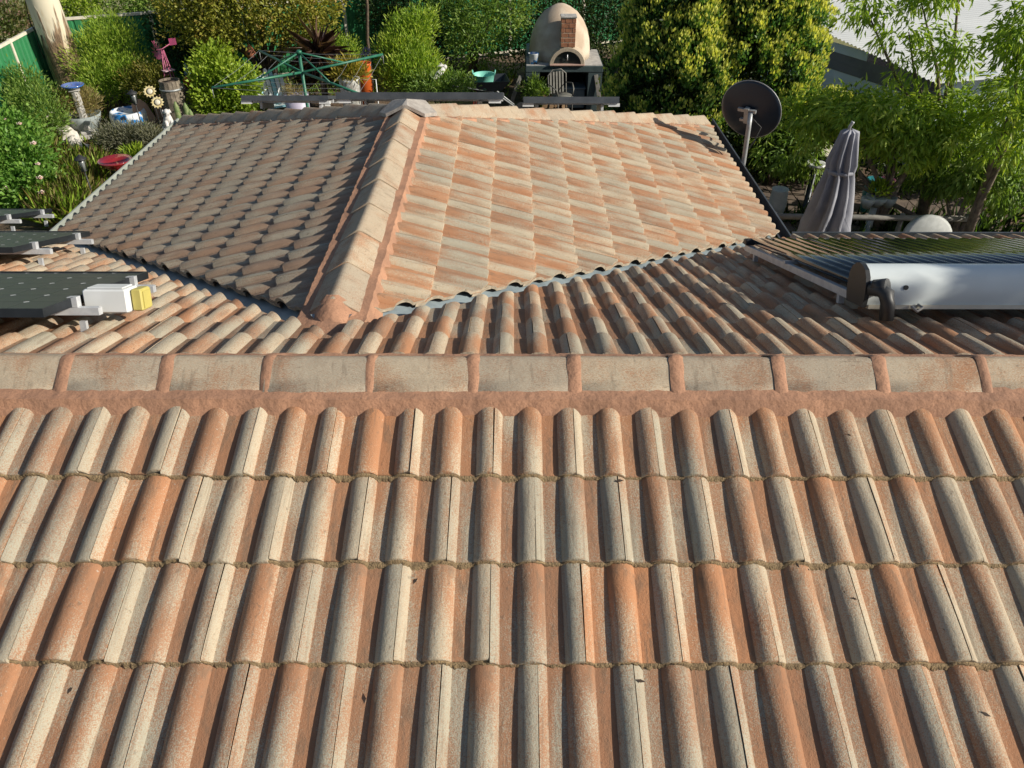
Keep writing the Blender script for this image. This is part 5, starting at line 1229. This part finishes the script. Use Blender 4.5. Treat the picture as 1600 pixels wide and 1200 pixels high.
# things on and under the oven
c = Vector((ov.x-WO/2+.17, OY+.16, 1.01)); e = empty('painted_bucket', c); tag(e, 'blue and white patterned bucket on the oven slab', 'bucket')
mb = MB(); mb.lathe([(.085, 0), (.115, .22), (.125, .235), (.11, .23), (.08, .03), (0.0, .02)], 18); mb.build('body', M_PAINT, e)
c = Vector((ov.x-WO/2+.10, OY+.95, 1.01)); e = empty('blue_tin', c); tag(e, 'pale blue tin at the back left of the oven slab', 'tin')
mb = MB(); mb.lathe([(.09, 0), (.09, .24), (.094, .25), (.08, .25), (.078, .03), (0.0, .03)], 16); mb.build('body', plain('pale_blue_tin', (.36, .5, .58), (.28, .4, .48), 8, .4), e)
c = A(878, 140, OY-.35); e = empty('metal_chair', (c.x, c.y, 0), .5); tag(e, 'curved metal garden chair standing before the oven opening', 'chair')
mb = MB(); mb.tube([(-.22, .18, .0), (-.22, .2, .44), (-.24, .24, .85), (-.1, .27, .95), (.12, .27, .95), (.24, .24, .85), (.24, .2, .44), (.24, .18, 0)], .016, 7); mb.build('back_frame', M_GALV, e)
for k in range(5): mb = MB(); mb.box((-.16+.08*k, .235, .68), (.045, .012, .46), M=Matrix.Rotation(-.12, 4, 'X')); mb.build('back_slat', M_GALV, e)
mb = MB(); mb.lathe([(.23, .43), (.24, .45), (0.0, .455)], 18); mb.build('seat', M_GALV, e)
for sx_ in (-1, 1):
    mb = MB(); mb.tube([(sx_*.19, -.17, 0), (sx_*.19, -.16, .44)], .015, 6); mb.build('leg', M_GALV, e)
    mb = MB(); mb.tube([(sx_*.24, .22, .66), (sx_*.28, 0, .68), (sx_*.22, -.16, .60), (sx_*.19, -.16, .44)], .014, 6); mb.build('arm', M_GALV, e)
for o_ in e.children: o_.data.materials[0] = MATS['shade_darkened_metal'] if 'shade_darkened_metal' in MATS else plain('shade_darkened_metal', (.16, .16, .14), (.11, .11, .10), 9, .6)  # chair metal recoloured darker, standing in for shade before the oven
M_LOG = plain('split_firewood', (.40, .27, .16), (.25, .16, .09), 9, .9)
for k in range(9):
    mb = MB(); mb.prism([(.07*math.cos(t), .07*math.sin(t)) for t in (0, .9, 1.8, 2.9, 4.1, 5.2)], -.19, .19); o = mb.build('firewood_log', M_LOG); o.location = (ov.x-.42+.145*(k % 4), OY+.30+.02*(k % 3), .06+.125*(k//4)); o.rotation_euler = (math.pi/2, srng.uniform(0, 3), srng.uniform(-.2, .2))
    tag(o, ('leftmost', 'second', 'third', 'rightmost')[k % 4]+' split firewood log of the '+('bottom', 'middle', 'top')[k//4]+' row under the oven slab', 'firewood', 'logs under the oven')
c = Vector((ov.x+.28, OY+.4, 0)); e = empty('storage_box', c); tag(e, 'blue grey storage box under the oven slab', 'box')
mb = MB(); mb.box((0, 0, .22), (.48, .5, .44), bev=.02); mb.build('body', plain('blue_grey_plastic', (.12, .18, .22), (.1, .15, .19), 6, .5), e); mb = MB(); mb.box((0, 0, .455), (.51, .53, .04), bev=.012); mb.build('lid', plain('slate_plastic', (.16, .22, .26), (.13, .19, .22), 6, .5), e)
shrub('oven_fern', 'small green plant at the left foot of the oven', 835, 145, OY-.25, [lobe(838, 143, OY-.25, .28, .22, .2)], cat='plant', n_clump=60, per=12, clump_r=.06, ln=.12, wd=.03, pal=P_MID, seed=98, r0=.01)
M_PLK = plain('grey_timber', (.28, .27, .24), (.2, .19, .17), 9, .9, bs=.3)
for lab, px, py, Y, ry_ in (('grey plank leaning on the left side of the oven stand', 798, 135, OY-.05, .35), ('pale plank leaning on the right side of the oven stand', 945, 135, OY-.1, -.2)):
    c = A(px, py, Y); mb = MB(); mb.box((0, 0, .40), (.09, .025, .86), bev=.004); o = mb.build('leaning_plank', M_PLK); o.location = (c.x-.05, c.y, .0); o.rotation_euler = (-.12, ry_, 0); tag(o, lab, 'plank')
c = A(970, 140, 16.4)
for k, (dx, dz) in enumerate(((0, .45), (.03, .82))):
    pass
e = empty('stacked_fountain', (c.x, c.y, 0)); tag(e, 'pale tiered garden ornament between oven and conifer', 'ornament')
for k, z in enumerate((.25, .55, .85)): mb = MB(); mb.lathe([(.05, z-.25), (.06, z-.05), (.17-.02*k, z), (.16-.02*k, z+.03), (0.0, z+.02)], 16); mb.build('tier', M_CONC, e)

# ------------------------------------------------------------------ right hand patio
M_PAVE = plain('brown_paver', (.17, .13, .095), (.12, .09, .07), 5, .9, bs=.3)
pv = empty('patio', (6.0, 12.2, 0)); tag(pv, kind='structure')
mb = MB(); mb.box((0, 0, 0), (.392, .392, .05), bev=.006); mep = mb.mesh('paver'); mep.materials.append(M_PAVE)
for i in range(12):
    for j in range(9):
        o = bpy.data.objects.new('paver', mep); COL.objects.link(o); o.parent = pv; o.location = (-2.3+i*.4, -1.8+j*.4, .0+srng.uniform(-.004, .004)+.02)
# closed umbrella
ut = A(1333, 190, 10.0); um = empty('closed_umbrella', (ut.x, ut.y, 0)); tag(um, 'closed grey patio umbrella standing behind the gutter', 'umbrella')
M_CAN = plain('grey_umbrella_cloth', (.30, .31, .35), (.23, .24, .28), 3, .85, bs=.2, bscale=90); zt2 = ut.z
folds = [random.Random(17).uniform(.7, 1.3) for _ in range(9)]
def pleat(t, i):
    k = 9*t/(2*math.pi); a_ = .16+.020*i; return 1+a_*math.cos(9*t+.25*i*math.sin(i*.7))*folds[int(k) % 9]+.05*math.cos(2*t+i*.3)
prof = [(.035, zt2-.10), (.10, zt2-.13), (.115, zt2-.25), (.14, zt2-.40), (.165, zt2-.55), (.15, zt2-.66), (.165, zt2-.74), (.20, zt2-.95), (.235, zt2-1.2), (.265, zt2-1.45), (.285, zt2-1.7), (.27, zt2-1.75), (.05, zt2-1.6)]
mb = MB(); mb.lathe(prof, 108, pleat=pleat); mb.build('canopy', M_CAN, um)
mb = MB(); mb.tube([(0, 0, 0), (0, 0, zt2-.1)], .022, 10); mb.build('pole', M_FRAME, um)
mb = MB(); mb.tube([(-.03, 0, zt2-.18), (-.025, 0, zt2-.06), (-.005, 0, zt2-.02), (0, 0, zt2)], [.02, .022, .022, .024], 8); mb.build('finial', M_GALV, um)
mb = MB(); mb.lathe([(.172, zt2-.69), (.178, zt2-.665), (.172, zt2-.64)], 30, pleat=lambda t, i: 1+.10*math.cos(9*t)); mb.build('tie_strap', M_CAN, um)
mb = MB(); mb.lathe([(.28, 0), (.28, .06), (.06, .1), (.04, .3), (0.0, .3)], 20); mb.build('base', M_FRAME, um)
mb = MB(); a_ = G(1205, 338, .62); b_ = G(1520, 342, .62); mb.tube([(0, 0, .62), (b_.x-a_.x, b_.y-a_.y, .62)], .045, 8); e = empty('timber_rail', (a_.x, a_.y, 0)); tag(e, 'low grey timber rail running behind the closed umbrella', 'rail'); mb.build('bar', M_PLK, e)
for f in (.02, .34, .66, .98): mb = MB(); mb.tube([((b_.x-a_.x)*f, (b_.y-a_.y)*f+.06, -.02), ((b_.x-a_.x)*f, (b_.y-a_.y)*f+.06, .66)], .04, 7); mb.build('post', M_PLK, e)
c = A(1370, 310, 11.3); e = empty('tiered_planter', (c.x, c.y, 0)); tag(e, 'white planter bowl on a pedestal with green plant', 'planter')
M_WPOT = plain('pale_planter_plastic', (.45, .47, .45), (.36, .38, .36), 8, .6); zp_ = c.z
mb = MB(); mb.lathe([(.13, 0), (.06, .06), (.05, zp_-.12)], 14); mb.build('pedestal', M_WPOT, e)
for dx, dy, rr in ((0, 0, .17), (-.17, -.08, .11), (.18, -.05, .11)): mb = MB(); mb.lathe([(rr*.5, zp_-.12), (rr*.95, zp_-.02), (rr, zp_+.04), (rr*.88, zp_+.04), (0.0, zp_+.01)], 18, (dx, dy, 0)); mb.build('bowl', M_WPOT, e)
crown('plant', [(c.x, c.y, zp_+.14, .10, .10, .12)], 26, 12, .05, .1, .025, P_LIME, 99, e, bias=(0, 0, 1))
c = A(1455, 352, 10.2); e = empty('upturned_tub', (c.x, c.y, 0)); tag(e, 'pale half round tub lid showing above the right hand gutter', 'tub')
Rw = 38/pm(10.2, c.z); mb = MB(); mb.lathe([(Rw, -.05), (Rw, .05), (Rw*.9, .07), (Rw*.3, .09), (0.0, .09)], 30, (0, 0, c.z-Rw*.62), Matrix.Rotation(R(72), 4, 'X')); mb.build('lid', M_WPOT, e)
mb = MB(); mb.box((0, .1, (c.z-Rw)/2), (Rw*1.3, .3, max(.1, c.z-Rw*.7))); mb.build('stand', M_PLK, e)
c = A(1302, 236, 13.0); e = empty('slatted_table', (c.x, c.y, 0), .3); tag(e, 'small pale slatted table in the shade left of the umbrella top', 'table')
for k in range(6): mb = MB(); mb.box((0, -.22+.09*k, c.z), (.55, .07, .022)); mb.build('slat', M_CREAM, e)
for sx_ in (-1, 1):
    for sy_ in (-1, 1): mb = MB(); mb.box((sx_*.22, sy_*.18, c.z/2), (.03, .03, c.z)); mb.build('leg', M_CREAM, e)
c = A(1274, 259, 12.6); e = empty('white_bowl', (c.x, c.y, 0)); tag(e, 'white bowl on a dark stand in the shade', 'bowl')
mb = MB(); mb.lathe([(.06, c.z-.06), (.15, c.z), (.17, c.z+.05), (.155, c.z+.05), (0.0, c.z-.02)], 20); mb.build('bowl', M_WHITE, e); mb = MB(); mb.lathe([(.14, 0), (.05, .05), (.05, c.z-.05)], 12); mb.build('stand', M_FRAME, e)
for lab, px, py, Y, mt in (('teal glazed pot behind the white planter', 1366, 287, 12.4, plain('teal_glaze', (.03, .20, .22), (.02, .15, .17), 6, .3)), ('purple glazed pot behind the white planter', 1384, 288, 12.5, plain('purple_glaze', (.16, .04, .09), (.12, .03, .07), 6, .3)), ('pale pot under the conifers, left of the umbrella', 1218, 303, 12.0, M_WPOT)):
    c = A(px, py, Y); pot('glazed_pot', lab, 'pot', (c.x, c.y, 0), [(.10, 0), (.15, c.z*.6+.05), (.13, c.z+.06), (.14, c.z+.09), (.12, c.z+.09), (0.0, c.z)], mt)
